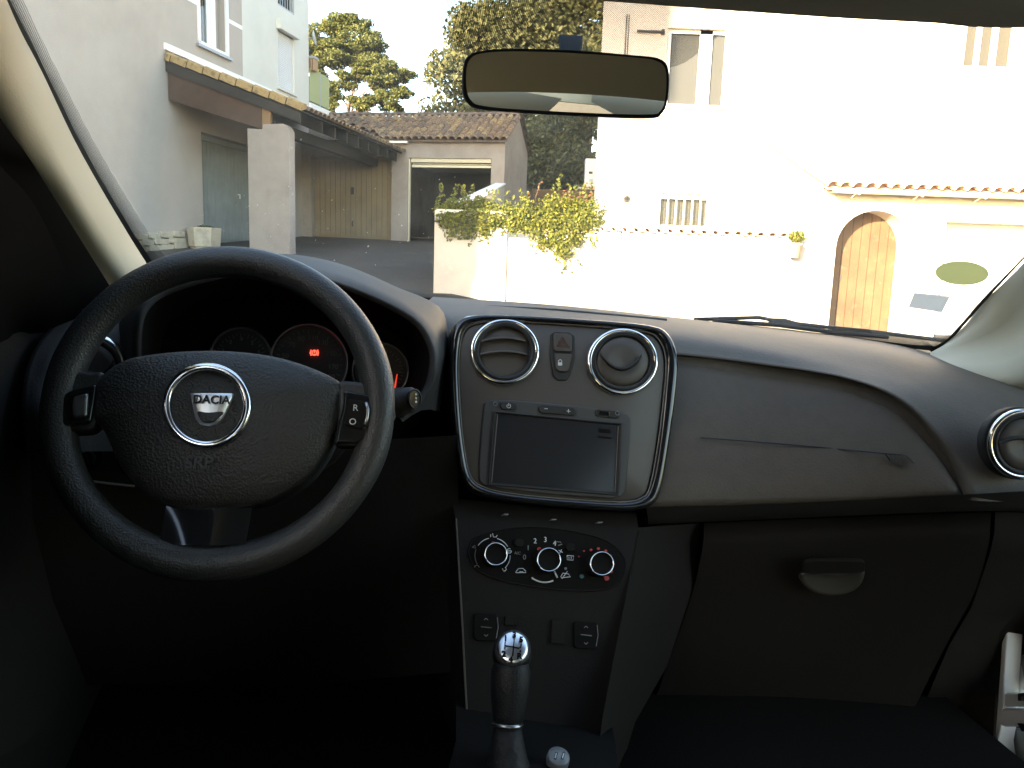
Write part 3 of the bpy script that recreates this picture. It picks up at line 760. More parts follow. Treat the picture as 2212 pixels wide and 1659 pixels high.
# pine on the left at the far end
cl = [((-8.3, 40, 11.6), (1.1, 1.2, .8))]
for (x, z, r) in ((-9.7, 11.3, 1.0), (-7.5, 11.2, .8), (-9.0, 12.2, .75), (-10.2, 10.3, 1.0), (-8.6, 10.5, .9), (-7.2, 10.3, .75), (-9.6, 9.2, .8), (-8.3, 9.5, .6), (-7.0, 9.5, .7), (-6.3, 9.8, .65), (-5.9, 9.0, .45), (-6.7, 8.7, .6), (-7.7, 8.6, .6), (-5.7, 9.9, .4), (-6.2, 8.3, .35), (-9.2, 8.4, .7), (-10.4, 8.9, .9), (-8.1, 7.8, .6), (-10.8, 11.6, .9), (-7.9, 12.0, .6), (-8.9, 11.0, .8), (-7.9, 11.0, .6), (-8.0, 10.0, .6), (-6.6, 10.4, .5), (-9.9, 7.9, .7)):
    for k in range(11):
        d = Vector((random.gauss(0, 1), random.gauss(0, 1), random.gauss(0, 1))).normalized() * random.uniform(.3, 1.0)
        rr = random.uniform(.22, .42) * (.5 + .6 * r)
        cl.append(((x + d.x * r * .95, 40 + d.y * 1.3, z + d.z * r * .8), (rr * 1.3, rr * 1.2, rr * .62)))
tree('pine_tree', 'tall airy pine between the tall house and the garage roof', (-8.6, 40, 4.5), cl, M_pine, 3600, .058, .14, 18)
def oak(label, base, x0, x1, z0, z1, n, per, y, size=.11):
    cl = [(((x0 + x1) / 2, y, z0 + (z1 - z0) * .75), (1.2, 1.2, 1.0))]
    cx_, cz_ = (x0 + x1) / 2, (z0 + z1) / 2; hx, hz = (x1 - x0) / 2, (z1 - z0) / 2
    while len(cl) < n:
        a, b_ = random.uniform(-1, 1), random.uniform(-1, 1)
        if a * a + b_ * b_ > 1: continue
        # wider low, domed on top
        r = random.uniform(.45, .95) * min(hx, hz) * .36
        cl.append(((cx_ + a * (hx - r * .6) * (1 - .15 * max(0, b_)), y + random.uniform(-1.8, .6), cz_ + b_ * (hz - r * .5)), (r * 1.15, r, r * .8)))
    tree('oak_tree', label, base, cl, M_oak, per, size, .28, 9)
oak('broad holm oak rising beyond the garage ridge, left of the mirror', (-1.5, 38, 5), -4.7, 2.2, 4.5, 12.6, 70, 640, 38)
oak('holm oak behind the rear view mirror, taller than its neighbour', (2.6, 37, 4.8), -1.8, 7.5, 6.0, 15.5, 75, 560, 36.5)
oak('low dark holm oak between the garage gable and the cream house', (2.6, 31, 3.5), .2, 5.0, 3.4, 8.8, 46, 560, 31, .09)
oak('small bushy oak on the bank behind the garage gable', (.8, 33, 3.5), -1.2, 2.6, 3.2, 6.8, 26, 560, 32, .09)
# far wood closing the horizon on the open sides
cl = []
for i in range(60):
    a = random.uniform(-2.6, 2.6); r = random.uniform(70, 95)
    x, y = r * math.sin(a), r * math.cos(a) + 10
    if -30 < x < 45 and y > 20 and abs(x) < 26: continue
    cl += blob_pts((x, y, gz(x, y) + 3.0), (6, 6, 4), 160)
o = leaves('distant_wood', cl, .9, M_oak, None, .6); o['kind'] = 'stuff'; o['label'] = 'far wood behind the houses'

# ------------------------------------------------------------------ unseen buildings and wall added behind the car to throw shade
nb = thing('house', 'added tall white house, out of view behind the car, placed for its shadow', 'house', (-10.19, -3.0, 0), R(-33))  # added to shade the left strip of the cream house
mb = MB(); facade(mb, (0, 0, 0), (0, -1, 0), (-1, 0, 0), 0, 10, -2, 12.5, [(1.6, 2.8, 1.0, 2.2), (5.6, 6.8, 1.0, 2.2), (1.6, 2.8, 4.6, 5.8), (5.6, 6.8, 4.6, 5.8)], .2)
mb.quad((0, 0, -2), (-12, 0, -2), (-12, 0, 12.5), (0, 0, 12.5)); mb.quad((-12, 0, -2), (-12, -10, -2), (-12, -10, 12.5), (-12, 0, 12.5)); mb.quad((0, -10, -2), (-12, -10, -2), (-12, -10, 12.5), (0, -10, 12.5))
mb.build('wall', M_white, nb)
MB().box(-12.2, .2, -10.2, .2, 12.5, 12.7).build('roof', M_ptile, nb)
for ya in (1.6, 5.6):
    for za in (1.0, 4.6):
        wn = MB().box(-.18, -.14, -ya - 1.2, -ya, za, za + .07).box(-.18, -.14, -ya - 1.2, -ya, za + 1.13, za + 1.2).box(-.18, -.14, -ya - .07, -ya, za + .07, za + 1.13).box(-.18, -.14, -ya - 1.2, -ya - 1.13, za + .07, za + 1.13).build('window', M_pvc, nb)
        MB().quad((-.17, -ya - 1.2, za), (-.17, -ya, za), (-.17, -ya, za + 1.2), (-.17, -ya - 1.2, za + 1.2)).build('pane', M_cover, wn)
hg = thing('hedge', 'tall dark clipped hedge close beside the driver door', 'hedge', (-2.0, 0, 0))
MB().box(-.25, .25, -2.2, 2.2, -.3, 1.65).build('branches', M_bark, hg)
pts = []
for i in range(13000):
    f = random.random(); y = random.uniform(-2.3, 2.3); z = random.uniform(-.2, 1.8)
    if f < .62: pts.append((Vector((.33 + random.uniform(-.09, .08), y, z)), Vector((1, 0, .3)), random.random()))
    elif f < .82: pts.append((Vector((random.uniform(-.35, .35), y, 1.75 + random.uniform(-.08, .1))), Vector((0, 0, 1)), random.random()))
    elif f < .92: pts.append((Vector((random.uniform(-.35, .35), 2.28 + random.uniform(-.08, .08), z)), Vector((0, 1, 0)), random.random()))
    else: pts.append((Vector((-.33 + random.uniform(-.08, .09), y, z)), Vector((-1, 0, .3)), random.random()))
leaves('foliage', pts, .045, M_herb, hg, .6)
ob = thing('shade_shed', 'lower pale outbuilding out of view behind the car, added for its shadow', 'shade_shed', (-7.62, -1.0, 0), R(-33))  # low block added to shade the left end of the near wall
MB().box(-6, 0, -4.5, 0, -1, 5.0).build('wall', M_pale, ob)
MB().box(-6.1, .06, -4.6, .06, 5.0, 5.12).build('roof', M_tile, ob)
odr = MB().box(.0, .03, -2.0, -1.1, -.4, 1.75).build('door', M_tan_door, ob)
MB().tube([(.03, -1.2, .7), (.07, -1.2, .7), (.07, -1.3, .7)], .012, 6).build('handle', M_iron, odr)
bw_ = thing('shade_wall', 'added tall pale wall, unseen behind the parked car, placed to shade it', 'wall', (-1.85, -2.95, 0), R(-33))  # wall added to keep direct sun out of the cabin
MB().box(-3.4, 3.4, -.12, .12, -.8, 2.3).build('wall', M_white, bw_)
MB().box(-3.45, 3.45, -.17, .17, 2.3, 2.37).build('coping', M_conc, bw_)
# ================================================================== the car the picture is taken from
cr = Vector((4.01, -.148, -1.0)).normalized()      # the car's right, forward and up axes as the phone sees them
cf = Vector((-.249, .255, -1.0)); cf = (cf - cr * cf.dot(cr)).normalized()
cu = cr.cross(cf)
A_CAR = Matrix((cr, cf, cu))                       # car <- camera
SEAT = Vector((-.46, 0, 1.02))                     # the driver's eye in the car's own frame
R_CAR = R_WC @ A_CAR.transposed()
car = bpy.data.objects.new('car', None); COL.objects.link(car)
car.matrix_world = Matrix.Translation(EYE - R_CAR @ SEAT) @ R_CAR.to_4x4()
tag(car, 'white parked hatchback seen from its driving seat, charcoal cabin and chrome trim', 'car')

def ray_c(px, py): return A_CAR @ Vector(((px - CPX) / FPX, -(py - CPY) / FPX, -1.0))
def at(px, py, y):
    """cabin point at distance y ahead of the driver's eye, measured on the photograph"""
    d = ray_c(px, py); return SEAT + d * (y / d.y)
def ats(l): return [at(*p) for p in l]
class Pl:
    """a flat panel of the cabin: measured outlines are laid onto it"""
    def __init__(s, p, n):
        s.p = Vector(p); s.n = Vector(n).normalized()
        if s.n.dot(SEAT - s.p) < 0: s.n = -s.n
    @staticmethod
    def tri(a, b, c): return Pl(a, (b - a).cross(c - a))
    def at(s, px, py, off=0.0):
        d = ray_c(px, py); q = s.p + s.n * off
        return SEAT + d * ((q - SEAT).dot(s.n) / d.dot(s.n))
    def plate(s, mb, poly, o0, o1): # outline laid on the plane at o1, thickness down to o0
        mb.prism([s.at(x, y, o1) for x, y in poly], s.n * (o0 - o1)); return mb
    def dome(s, mb, poly, steps, centre=None, base=0.0):
        P = [s.at(x, y, base) - s.n * base for x, y in poly]
        c = sum(P, Vector()) / len(P) if centre is None else s.at(*centre)
        rows = [[c + (p - c) * k + s.n * o for p in P] for k, o in steps]
        mb.grid(rows, closed=True); return mb
    def ring(s, mb, cx, cy, rx, ry, tube, off=0, seg=56, sq=1.0):
        mb.tube([s.at(cx + rx * math.cos(2 * math.pi * k / seg), cy + ry * math.sin(2 * math.pi * k / seg)) + s.n * off for k in range(seg)], tube, 10, closed=True); return mb
    def ell(s, cx, cy, rx, ry, n=32): return [(cx + rx * math.cos(2 * math.pi * k / n), cy + ry * math.sin(2 * math.pi * k / n)) for k in range(n)]
    def text(s, t, px, py, size, m, parent, off=.001, slope=.08, **k):
        o = s.at(px, py, off); x = s.at(px + 10, py + 10 * slope, off) - o; y = s.at(px, py - 10, off) - o
        return text_mesh(t, size, o, x, y, m, parent, **k)
def rrect(cx, cy, w, h, r, n=5, tilt=.0, lean=.0):
    out = []
    for sx, sy, a0 in ((1, -1, -90), (1, 1, 0), (-1, 1, 90), (-1, -1, 180)):
        for k in range(n + 1):
            a = R(a0 + 90 * k / n); x = sx * (w / 2 - r) + r * math.cos(a); y = sy * (h / 2 - r) + r * math.sin(a)
            out.append((cx + x + lean * y, cy + y + tilt * x))
    return out
def spl(poly, n):   # smooth closed outline
    P = [Vector((x, y, 0)) for x, y in poly]; m = len(P); out = []
    for i in range(n):
        t = i / n * m; k = int(t); f = t - k
        p0, p1, p2, p3 = P[k - 1], P[k % m], P[(k + 1) % m], P[(k + 2) % m]
        q = .5 * ((2 * p1) + (p2 - p0) * f + (2 * p0 - 5 * p1 + 4 * p2 - p3) * f * f + (3 * p1 - p0 - 3 * p2 + p3) * f ** 3)
        out.append((q.x, q.y))
    return out

# ---- materials of the cabin
GR = ('voro', 420, .55, .0012)
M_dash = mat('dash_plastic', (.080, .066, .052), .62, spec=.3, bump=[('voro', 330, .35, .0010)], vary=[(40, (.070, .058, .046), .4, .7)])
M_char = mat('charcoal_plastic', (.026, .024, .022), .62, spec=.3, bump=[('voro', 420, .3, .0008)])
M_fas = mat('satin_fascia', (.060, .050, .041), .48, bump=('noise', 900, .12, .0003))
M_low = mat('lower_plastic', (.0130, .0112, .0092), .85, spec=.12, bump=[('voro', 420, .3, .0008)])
M_rim = mat('wheel_leather', (.030, .029, .026), .46, bump=[('voro', 480, .6, .0010)])
M_padm = mat('airbag_grain', (.034, .032, .028), .5, bump=[('voro', 420, .8, .0013)])
M_gloss = mat('gloss_black', (.012, .012, .013), .06, spec=.6)
M_satin = mat('satin_silver', (.33, .33, .32), .25, metal=.9)
M_chrome = mat('chrome', (.82, .83, .85), .07, metal=1.0, bump=('noise', 60, .02, .0005))
M_void = mat('dull_black_trim', (.007, .0065, .006), .95, spec=0)
M_blk = mat('matt_black', (.008, .0070, .006), .85, spec=.08)
M_rub = mat('black_rubber', (.016, .016, .016), .7)
M_head = mat('beige_headlining', (.80, .72, .55), .95, bump=('noise', 500, .3, .001))
M_trim = mat('pillar_trim', (.52, .48, .36), .62, bump=[('voro', 500, .2, .0006)])
M_scr = mat('screen_glass', (.022, .022, .024), .16, spec=.5)
M_ink = mat('white_ink', (.62, .62, .60), .6)
M_inkd = mat('grey_ink', (.22, .22, .21), .6)
M_inkdim = mat('dim_ink', (.16, .155, .15), .6)
M_deb = mat('debossed_ink', (.016, .015, .014), .5)
M_debd = mat('debossed_dash', (.040, .033, .026), .55)
M_redink = mat('red_ink', (.42, .03, .015), .55)
M_cyan = mat('teal_ink', (.03, .10, .10), .55)
M_seat = mat('seat_cloth', (.014, .013, .012), .95, spec=.08, bump=[('noise', 500, .6, .002)], vary=[(60, (.019, .0175, .016), .5, .7)])
M_carp = mat('carpet', (.010, .009, .008), 1.0, spec=0, bump=('noise', 300, .6, .003))
M_body = mat('white_car_paint', (.74, .76, .77), .25, coat=.6)
M_under = mat('grey_seal', (.30, .34, .33), .5, vary=[(20, (.24, .27, .26), .4, .7)])
M_glassw = glass_mat('windscreen_glass', .8, .032)
M_glass = glass_mat('side_glass', .8)
M_dialr = mat('dial_chrome', (.16, .16, .17), .3, metal=1)
M_warn = mat('lit_warning_red', (.5, .02, .01), .5, emit=((1, .03, .02), 1.3))
M_needle = mat('lit_needle', (.5, .05, .02), .5, emit=((1, .08, .04), .10))
M_blind = mat('mirror_silver', (.66, .64, .58), .0, metal=1)

# ---- dashboard top pad (passenger side, wrapping round to the right end)
N = 46
r0 = ats([(935, 641, 1.50), (1200, 659, 1.53), (1440, 684, 1.51), (1700, 713, 1.45), (1930, 743, 1.36), (2080, 787, 1.24), (2290, 850, 1.06), (2420, 950, .93), (2440, 1085, .88)])
r1 = ats([(925, 654, 1.37), (1200, 673, 1.38), (1440, 695, 1.35), (1680, 724, 1.30), (1890, 758, 1.21), (2060, 803, 1.12), (2230, 868, .99), (2330, 960, .91), (2340, 1085, .87)])
r2 = ats([(930, 690, 1.25), (1200, 700, 1.25), (1440, 720, 1.235), (1650, 752, 1.19), (1850, 791, 1.12), (1995, 840, 1.04), (2120, 922, .955), (2185, 1000, .91), (2210, 1085, .885)])
r3 = ats([(935, 755, 1.20), (1200, 755, 1.19), (1445, 765, 1.175), (1640, 787, 1.14), (1830, 818, 1.07), (1952, 868, 1.0), (2037, 958, .95), (2078, 1020, .92), (2102, 1082, .895)])
r4 = [p + Vector((0, .014, -.003)) for p in r3]
rows = [crs(r, N) for r in (r0, r1, r2, r3)]
mids = []
for j in range(N):
    mids.append(crs([rows[k][j] for k in range(4)], 22))
mb = MB(); mb.grid([[mids[j][i] for j in range(N)] for i in range(22)] + [crs(r4, N)])
under = [p + Vector((0, .02, -.3)) for p in crs(r0, N)]
mb.grid([crs(r0, N), under])
dash = mb.build('dashboard', M_dash, car, smooth=True, label='charcoal grained dashboard')
# recessed backing behind the airbag panel
top = ats([(1400, 764, 1.19), (1640, 785, 1.151), (1830, 816, 1.081), (1950, 866, 1.012), (2035, 955, .962), (2076, 1018, .931), (2101, 1078, .906)])
bot = ats([(1400, 1100, 1.085), (1600, 1098, 1.075), (1760, 1094, 1.03), (1880, 1090, .995), (1960, 1086, .97), (2035, 1084, .945), (2102, 1084, .91)])
MB().grid([crs(top, 24), crs(bot, 24)]).build('backing', M_dash, dash, smooth=True)
# airbag panel
top = ats([(1432, 783, 1.178), (1640, 806, 1.148), (1826, 840, 1.078), (1932, 886, 1.018), (2012, 966, .967), (2052, 1026, .937), (2082, 1074, .917)])
bot = ats([(1405, 1095, 1.055), (1600, 1090, 1.04), (1760, 1084, 1.005), (1880, 1079, .975), (1960, 1076, .95), (2030, 1074, .93), (2083, 1076, .916)])
T, Bt = crs(top, 36), crs(bot, 36)
rows = [[p + Vector((0, .012, .002)) for p in T]]
for k in range(19):
    f = k / 18; bul = .014 * math.sin(math.pi * min(1, f * 1.02)) ** .6
    rows.append([T[j].lerp(Bt[j], f) + Vector((0, -bul * min(1, (35 - j) / 5), 0)) for j in range(36)])
rows.append([p + Vector((0, .035, -.012)) for p in Bt])
ap = MB().grid(rows).build('airbag_panel', M_dash, dash, smooth=True)
# seam of the airbag and its embossed mark
def on_panel(px, py):
    best = None
    for rr in rows[1:20]:
        for p in rr:
            c = A_CAR.transposed() @ (p - SEAT); d = (CPX + FPX * c.x / -c.z - px) ** 2 + (CPY - FPX * c.y / -c.z - py) ** 2
            if best is None or d < best[0]: best = (d, p)
    d = ray_c(px, py); y = best[1].y - SEAT.y
    return SEAT + d * (y / d.y)
MB().tube([on_panel(x, y) + Vector((0, -.006, .002)) for x, y in ((1510, 945), (1600, 952), (1700, 960), (1800, 969), (1905, 979), (1950, 983), (1968, 1000))], .0011, 6).build('seam', M_deb, ap)
MB().tube([on_panel(x, y) + Vector((0, -.006, .002)) for x, y in ((1905, 979), (1915, 992), (1928, 1003), (1945, 1006))], .0009, 6).build('seam', M_deb, ap)
P1 = Pl.tri(on_panel(1890, 985), on_panel(1985, 990), on_panel(1938, 1030))
P1.text('SRP', 1938, 990, .017, M_debd, ap, .008, .06)
P1.text('AIRBAG', 1938, 1001, .008, M_debd, ap, .008, .06)
# overhanging lower lip
l0 = ats([(1395, 1092, 1.058), (1600, 1091, 1.042), (1880, 1079, .974), (2090, 1068, .896), (2250, 1060, .855), (2440, 1062, .835)])
l1 = ats([(1400, 1133, 1.10), (1600, 1124, 1.085), (1880, 1112, 1.01), (2110, 1104, .945), (2250, 1106, .91), (2440, 1112, .88)])
MB().grid([crs(l0, 30), [a.lerp(b, .5) + Vector((0, -.006, -.004)) for a, b in zip(crs(l0, 30), crs(l1, 30))], crs(l1, 30)]).build('lower_lip', M_char, dash, smooth=True)
# glovebox
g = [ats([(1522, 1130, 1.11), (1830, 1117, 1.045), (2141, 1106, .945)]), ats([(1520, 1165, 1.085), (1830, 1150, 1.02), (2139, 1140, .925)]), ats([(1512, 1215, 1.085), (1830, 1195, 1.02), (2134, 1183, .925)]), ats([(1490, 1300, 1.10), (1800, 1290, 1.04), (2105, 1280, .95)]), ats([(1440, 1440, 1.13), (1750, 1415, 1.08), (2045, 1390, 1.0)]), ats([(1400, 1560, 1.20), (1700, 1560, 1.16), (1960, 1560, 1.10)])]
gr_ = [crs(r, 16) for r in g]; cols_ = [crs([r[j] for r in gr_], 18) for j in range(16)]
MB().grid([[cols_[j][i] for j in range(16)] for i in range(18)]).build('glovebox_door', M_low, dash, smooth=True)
PG = Pl.tri(at(1740, 1210, 1.018), at(1860, 1210, .990), at(1800, 1285, 1.024))
hb = spl([(1728, 1238), (1735, 1262), (1762, 1279), (1800, 1284), (1838, 1276), (1862, 1256), (1866, 1232), (1840, 1236), (1790, 1238)], 40)
gh = PG.dome(MB(), hb, [(1.0, .0), (.97, .003), (.8, .001), (.4, -.004), (.0, -.004)]).build('glovebox_handle', mat('lit_handle_scoop', (.055, .05, .042), .4), dash, smooth=True)  # scoop coloured lighter than the door for the light it catches
PG.plate(MB(), spl([(1742, 1215), (1800, 1212), (1862, 1214), (1867, 1224), (1862, 1237), (1800, 1240), (1738, 1238)], 28), -.004, .0035).build('latch', M_low, dash, bevel=.001)
# panels either side of the glovebox
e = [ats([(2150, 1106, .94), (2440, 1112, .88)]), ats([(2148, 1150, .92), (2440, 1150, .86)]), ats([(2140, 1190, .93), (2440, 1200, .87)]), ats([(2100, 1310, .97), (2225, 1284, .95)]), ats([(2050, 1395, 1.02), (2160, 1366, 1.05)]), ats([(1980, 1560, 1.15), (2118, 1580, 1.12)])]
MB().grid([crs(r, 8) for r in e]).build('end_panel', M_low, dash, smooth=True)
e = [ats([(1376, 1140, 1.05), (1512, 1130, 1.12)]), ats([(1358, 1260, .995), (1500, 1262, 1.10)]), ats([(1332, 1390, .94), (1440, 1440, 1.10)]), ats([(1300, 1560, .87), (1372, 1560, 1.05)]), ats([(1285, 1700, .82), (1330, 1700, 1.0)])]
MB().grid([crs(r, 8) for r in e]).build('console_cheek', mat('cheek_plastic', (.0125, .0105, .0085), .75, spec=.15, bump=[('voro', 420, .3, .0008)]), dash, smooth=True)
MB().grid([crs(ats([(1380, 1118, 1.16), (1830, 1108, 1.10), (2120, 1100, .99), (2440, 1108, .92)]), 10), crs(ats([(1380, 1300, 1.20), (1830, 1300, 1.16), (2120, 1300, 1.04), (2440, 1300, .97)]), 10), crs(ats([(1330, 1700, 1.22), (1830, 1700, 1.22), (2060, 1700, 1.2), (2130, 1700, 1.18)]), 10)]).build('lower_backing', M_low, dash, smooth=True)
# side demister slots
for px, py in ((2168, 838), (2200, 848)):
    PV0 = Pl(at(px, py, 1.08), (0, -.5, 1))
    PV0.plate(MB(), [(px - 14, py + 4), (px + 12, py - 6), (px + 24, py + 2), (px + 2, py + 13)], 0, .012).build('demister_slot', M_blk, dash)
# defroster grille strip on the top pad
MB().tube([at(x, y, yy) + Vector((0, 0, .001)) for x, y, yy in ((1015, 663, 1.40), (1200, 672, 1.40), (1400, 690, 1.385), (1440, 694, 1.375))], .004, 8).build('defroster_grille', M_char, dash)

# ---- instrument binnacle
h0 = ats([(306, 810, 1.0), (307, 717, 1.0), (324, 666, 1.01), (373, 633, 1.03), (480, 602, 1.05), (560, 592, 1.06), (660, 600, 1.06), (775, 638, 1.06), (884, 694, 1.05), (922, 745, 1.04), (927, 793, 1.03), (910, 846, 1.02), (857, 900, 1.0)])
h1 = ats([(292, 812, .995), (294, 714, .995), (312, 656, 1.005), (366, 620, 1.025), (478, 590, 1.05), (560, 581, 1.06), (664, 590, 1.06), (782, 628, 1.055), (893, 684, 1.045), (935, 741, 1.035), (941, 795, 1.02), (924, 852, 1.01), (870, 912, .99)])
h2 = ats([(240, 800, 1.06), (246, 722, 1.09), (272, 672, 1.15), (335, 622, 1.23), (440, 578, 1.30), (550, 556, 1.32), (640, 553, 1.33), (740, 572, 1.33), (850, 617, 1.31), (950, 664, 1.27), (968, 740, 1.20), (960, 810, 1.16), (950, 890, 1.12)])
h3 = [p + Vector((0, .22, -.05)) for p in h2]
K = 52
H0, H1, H2, H3 = crs(h0, K), crs(h1, K), crs(h2, K), crs(h3, K)
rw = [H0, [a.lerp(b, .5) + Vector((0, -.004, .002)) for a, b in zip(H0, H1)], H1]
for f in (.2, .45, .72): rw.append([a.lerp(b, f) + Vector((0, 0, .010 * math.sin(math.pi * f))) for a, b in zip(H1, H2)])
rw += [H2, H3]
bn = MB().grid(rw).build('binnacle', M_char, car, smooth=True, label='black hooded instrument binnacle')
ci = ats([(345, 812, 1.2), (350, 735, 1.2), (375, 690, 1.2), (430, 668, 1.2), (510, 652, 1.2), (590, 648, 1.2), (680, 655, 1.2), (770, 680, 1.2), (850, 722, 1.2), (880, 755, 1.2), (884, 800, 1.2), (872, 850, 1.2), (840, 890, 1.2)])
CI = crs(ci, K)
MB().grid([H0, [a.lerp(b, .5) + Vector((0, 0, -.002)) for a, b in zip(H0, CI)], CI]).build('cowl_lining', M_blk, bn, smooth=True)
PC = Pl(at(660, 790, 1.20), (-.05, -1, .28))
PC.plate(MB(), [(300, 960), (330, 660), (560, 600), (800, 650), (930, 760), (900, 960)], -.01, -.002).build('dial_plate', M_blk, bn)
for cx, cy, r in ((520, 775, 66), (667, 785, 84), (822, 802, 60)):
    dl = PC.ring(MB(), cx, cy, r, r, .0026, .004).build('dial_rim', M_dialr, bn, smooth=True)
    PC.plate(MB(), PC.ell(cx, cy, r - 3, r - 3), -.002, .001).build('dial_face', M_gloss if r < 60 else mat('dial_black', (.008, .008, .009), .5), dl)
    tk = MB()
    for k in range(29):
        a = R(140 + k * 260 / 28); q0, q1 = r - 11, r - (20 if k % 2 == 0 else 15)
        p0 = PC.at(cx + q0 * math.cos(a), cy + q0 * math.sin(a), .0015); p1 = PC.at(cx + q1 * math.cos(a), cy + q1 * math.sin(a), .0015)
        tk.tube([p0, p1], .0005, 4)
    tk.build('scale_mark', M_inkdim, dl, kind='stuff')
for s, a in (('50', 197), ('70', 226), ('90', 252), ('110', 280), ('130', 305), ('150', 338), ('170', 8), ('190', 32)):
    a = R(a); PC.text(s, 667 + 53 * math.cos(a), 785 + 55 * math.sin(a), .0105, M_inkd if s in ('170', '190') else M_inkdim, bn, .002, .04, name='numeral')
for i, s in enumerate('123456'):
    a = R(170 + i * 34); PC.text(s, 520 + 42 * math.cos(a), 775 + 42 * math.sin(a), .009, M_inkdim, bn, .002, .04, name='numeral')
# lit brake warning: ring with brackets and an exclamation mark
wm = MB()
wm.tube([PC.at(679 + 5.2 * math.cos(k * .628), 762 + 5.2 * math.sin(k * .628), .003) for k in range(10)], .0007, 5, closed=True)
for sx in (-1, 1):
    wm.tube([PC.at(679 + sx * (8.5 - abs(k) * .8), 762 + k * 3, .003) for k in (-2, -1, 0, 1, 2)], .0007, 5)
wm.tube([PC.at(679, 758.5, .003), PC.at(679, 763, .003)], .0007, 5); wm.tube([PC.at(679, 765, .003), PC.at(679, 766.2, .003)], .0007, 5)
wm.build('brake_warning', M_warn, bn)
MB().tube([PC.at(852, 842, .004), PC.at(858, 808, .004)], [.0016, .0007], 6).build('needle', M_needle, bn)
MB().tube([PC.at(478, 800, .004), PC.at(462, 752, .004)], [.0016, .0007], 6).build('needle', M_redink, bn)

# ---- left end of the dashboard
d0 = ats([(330, 625, 1.24), (250, 642, 1.20), (172, 668, 1.12), (126, 690, 1.07), (84, 738, 1.01), (58, 792, .97), (47, 865, .94), (50, 920, .93), (52, 975, .92)])
d1 = ats([(325, 660, 1.16), (250, 676, 1.13), (190, 706, 1.06), (150, 745, 1.01), (118, 790, .975), (108, 840, .955), (106, 880, .94), (108, 920, .93), (112, 975, .92)])
d2 = ats([(306, 710, 1.05), (285, 722, 1.05), (255, 738, 1.045), (235, 765, 1.035), (222, 800, 1.02), (216, 840, 1.0), (215, 880, .985), (215, 920, .97), (216, 975, .96)])
d3 = ats([(308, 800, 1.04), (305, 810, 1.04), (300, 820, 1.03), (298, 830, 1.03), (296, 845, 1.02), (296, 860, 1.01), (298, 880, 1.0), (300, 920, .99), (302, 975, .985)])
rr = [crs(r, 30) for r in (d0, d1, d2, d3)]
cc = [crs([r[j] for r in rr], 16) for j in range(30)]
MB().grid([[p + Vector((-.0, .06, -.03)) for p in rr[0]]] + [[cc[j][i] for j in range(30)] for i in range(16)]).build('dash_end', M_char, dash, smooth=True)
# knee panel and column shroud
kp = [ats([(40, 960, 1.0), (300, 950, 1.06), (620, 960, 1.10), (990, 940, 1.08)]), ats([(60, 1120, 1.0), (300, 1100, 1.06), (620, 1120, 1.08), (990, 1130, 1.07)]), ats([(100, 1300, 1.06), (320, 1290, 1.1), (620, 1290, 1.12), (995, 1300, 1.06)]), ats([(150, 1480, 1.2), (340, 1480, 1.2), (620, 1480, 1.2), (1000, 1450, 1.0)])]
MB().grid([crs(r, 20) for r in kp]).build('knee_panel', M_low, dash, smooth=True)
cs = MB()
rowsx = []
for yy, s in ((1.15, 1.0), (1.02, 1.0), (.965, .9)):
    c = at(610, 940, yy); rowsx.append([c + Vector((.085 * s * math.cos(2 * math.pi * k / 20), 0, .062 * s * math.sin(2 * math.pi * k / 20))) for k in range(20)])
cs.grid(rowsx, closed=True).f.append(tuple(range(40, 60)))
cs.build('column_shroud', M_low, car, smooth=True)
# right stalk with its end button, left stalk stub
stk = MB().tube(ats([(660, 895, 1.03), (790, 882, 1.01), (860, 868, .985), (893, 864, .975)]), [.016, .018, .0185, .0165], 14).build('wiper_stalk', M_char, car, smooth=True)
PS = Pl(at(893, 864, .962), at(893, 864, .962) - at(800, 880, 1.0) + Vector((0, -.06, 0)))
PS.plate(MB(), PS.ell(895, 862, 12, 19, 20), -.004, .002).build('end_button', M_gloss, stk, bevel=.001)
PS.ring(MB(), 895, 862, 13, 20, .0014, .001, 28).build('button_rim', M_char, stk, smooth=True)
for k in range(3):
    PS.plate(MB(), PS.ell(899, 852 + k * 8, 2.0, 2.6, 8), .002, .0026).build('dot', M_ink, stk)
MB().tube(ats([(520, 930, 1.05), (330, 985, 1.02), (262, 1005, 1.0)]), [.015, .016, .013], 12).build('light_stalk', M_low, car, smooth=True)
# mirror switch low on the left
PK = Pl(at(195, 980, 1.03), (.1, -1, .25))
mk = PK.plate(MB(), PK.ell(196, 985, 26, 30, 28), -.01, .004).build('mirror_switch', M_blk, dash, bevel=.001)
PK.plate(MB(), PK.ell(190, 990, 14, 16, 20), .004, .016).build('knob', M_low, mk, bevel=.002)
for px, py in ((174, 962), (194, 955), (213, 964), (181, 976)):
    PK.plate(MB(), PK.ell(px, py, 2.4, 2.4, 8), .004, .0046).build('dot', M_inkd, mk)
MB().tube(ats([(186, 1038, 1.0), (240, 1045, 1.03), (290, 1050, 1.05)]), .0016, 6).build('panel_edge', M_inkdim, dash)

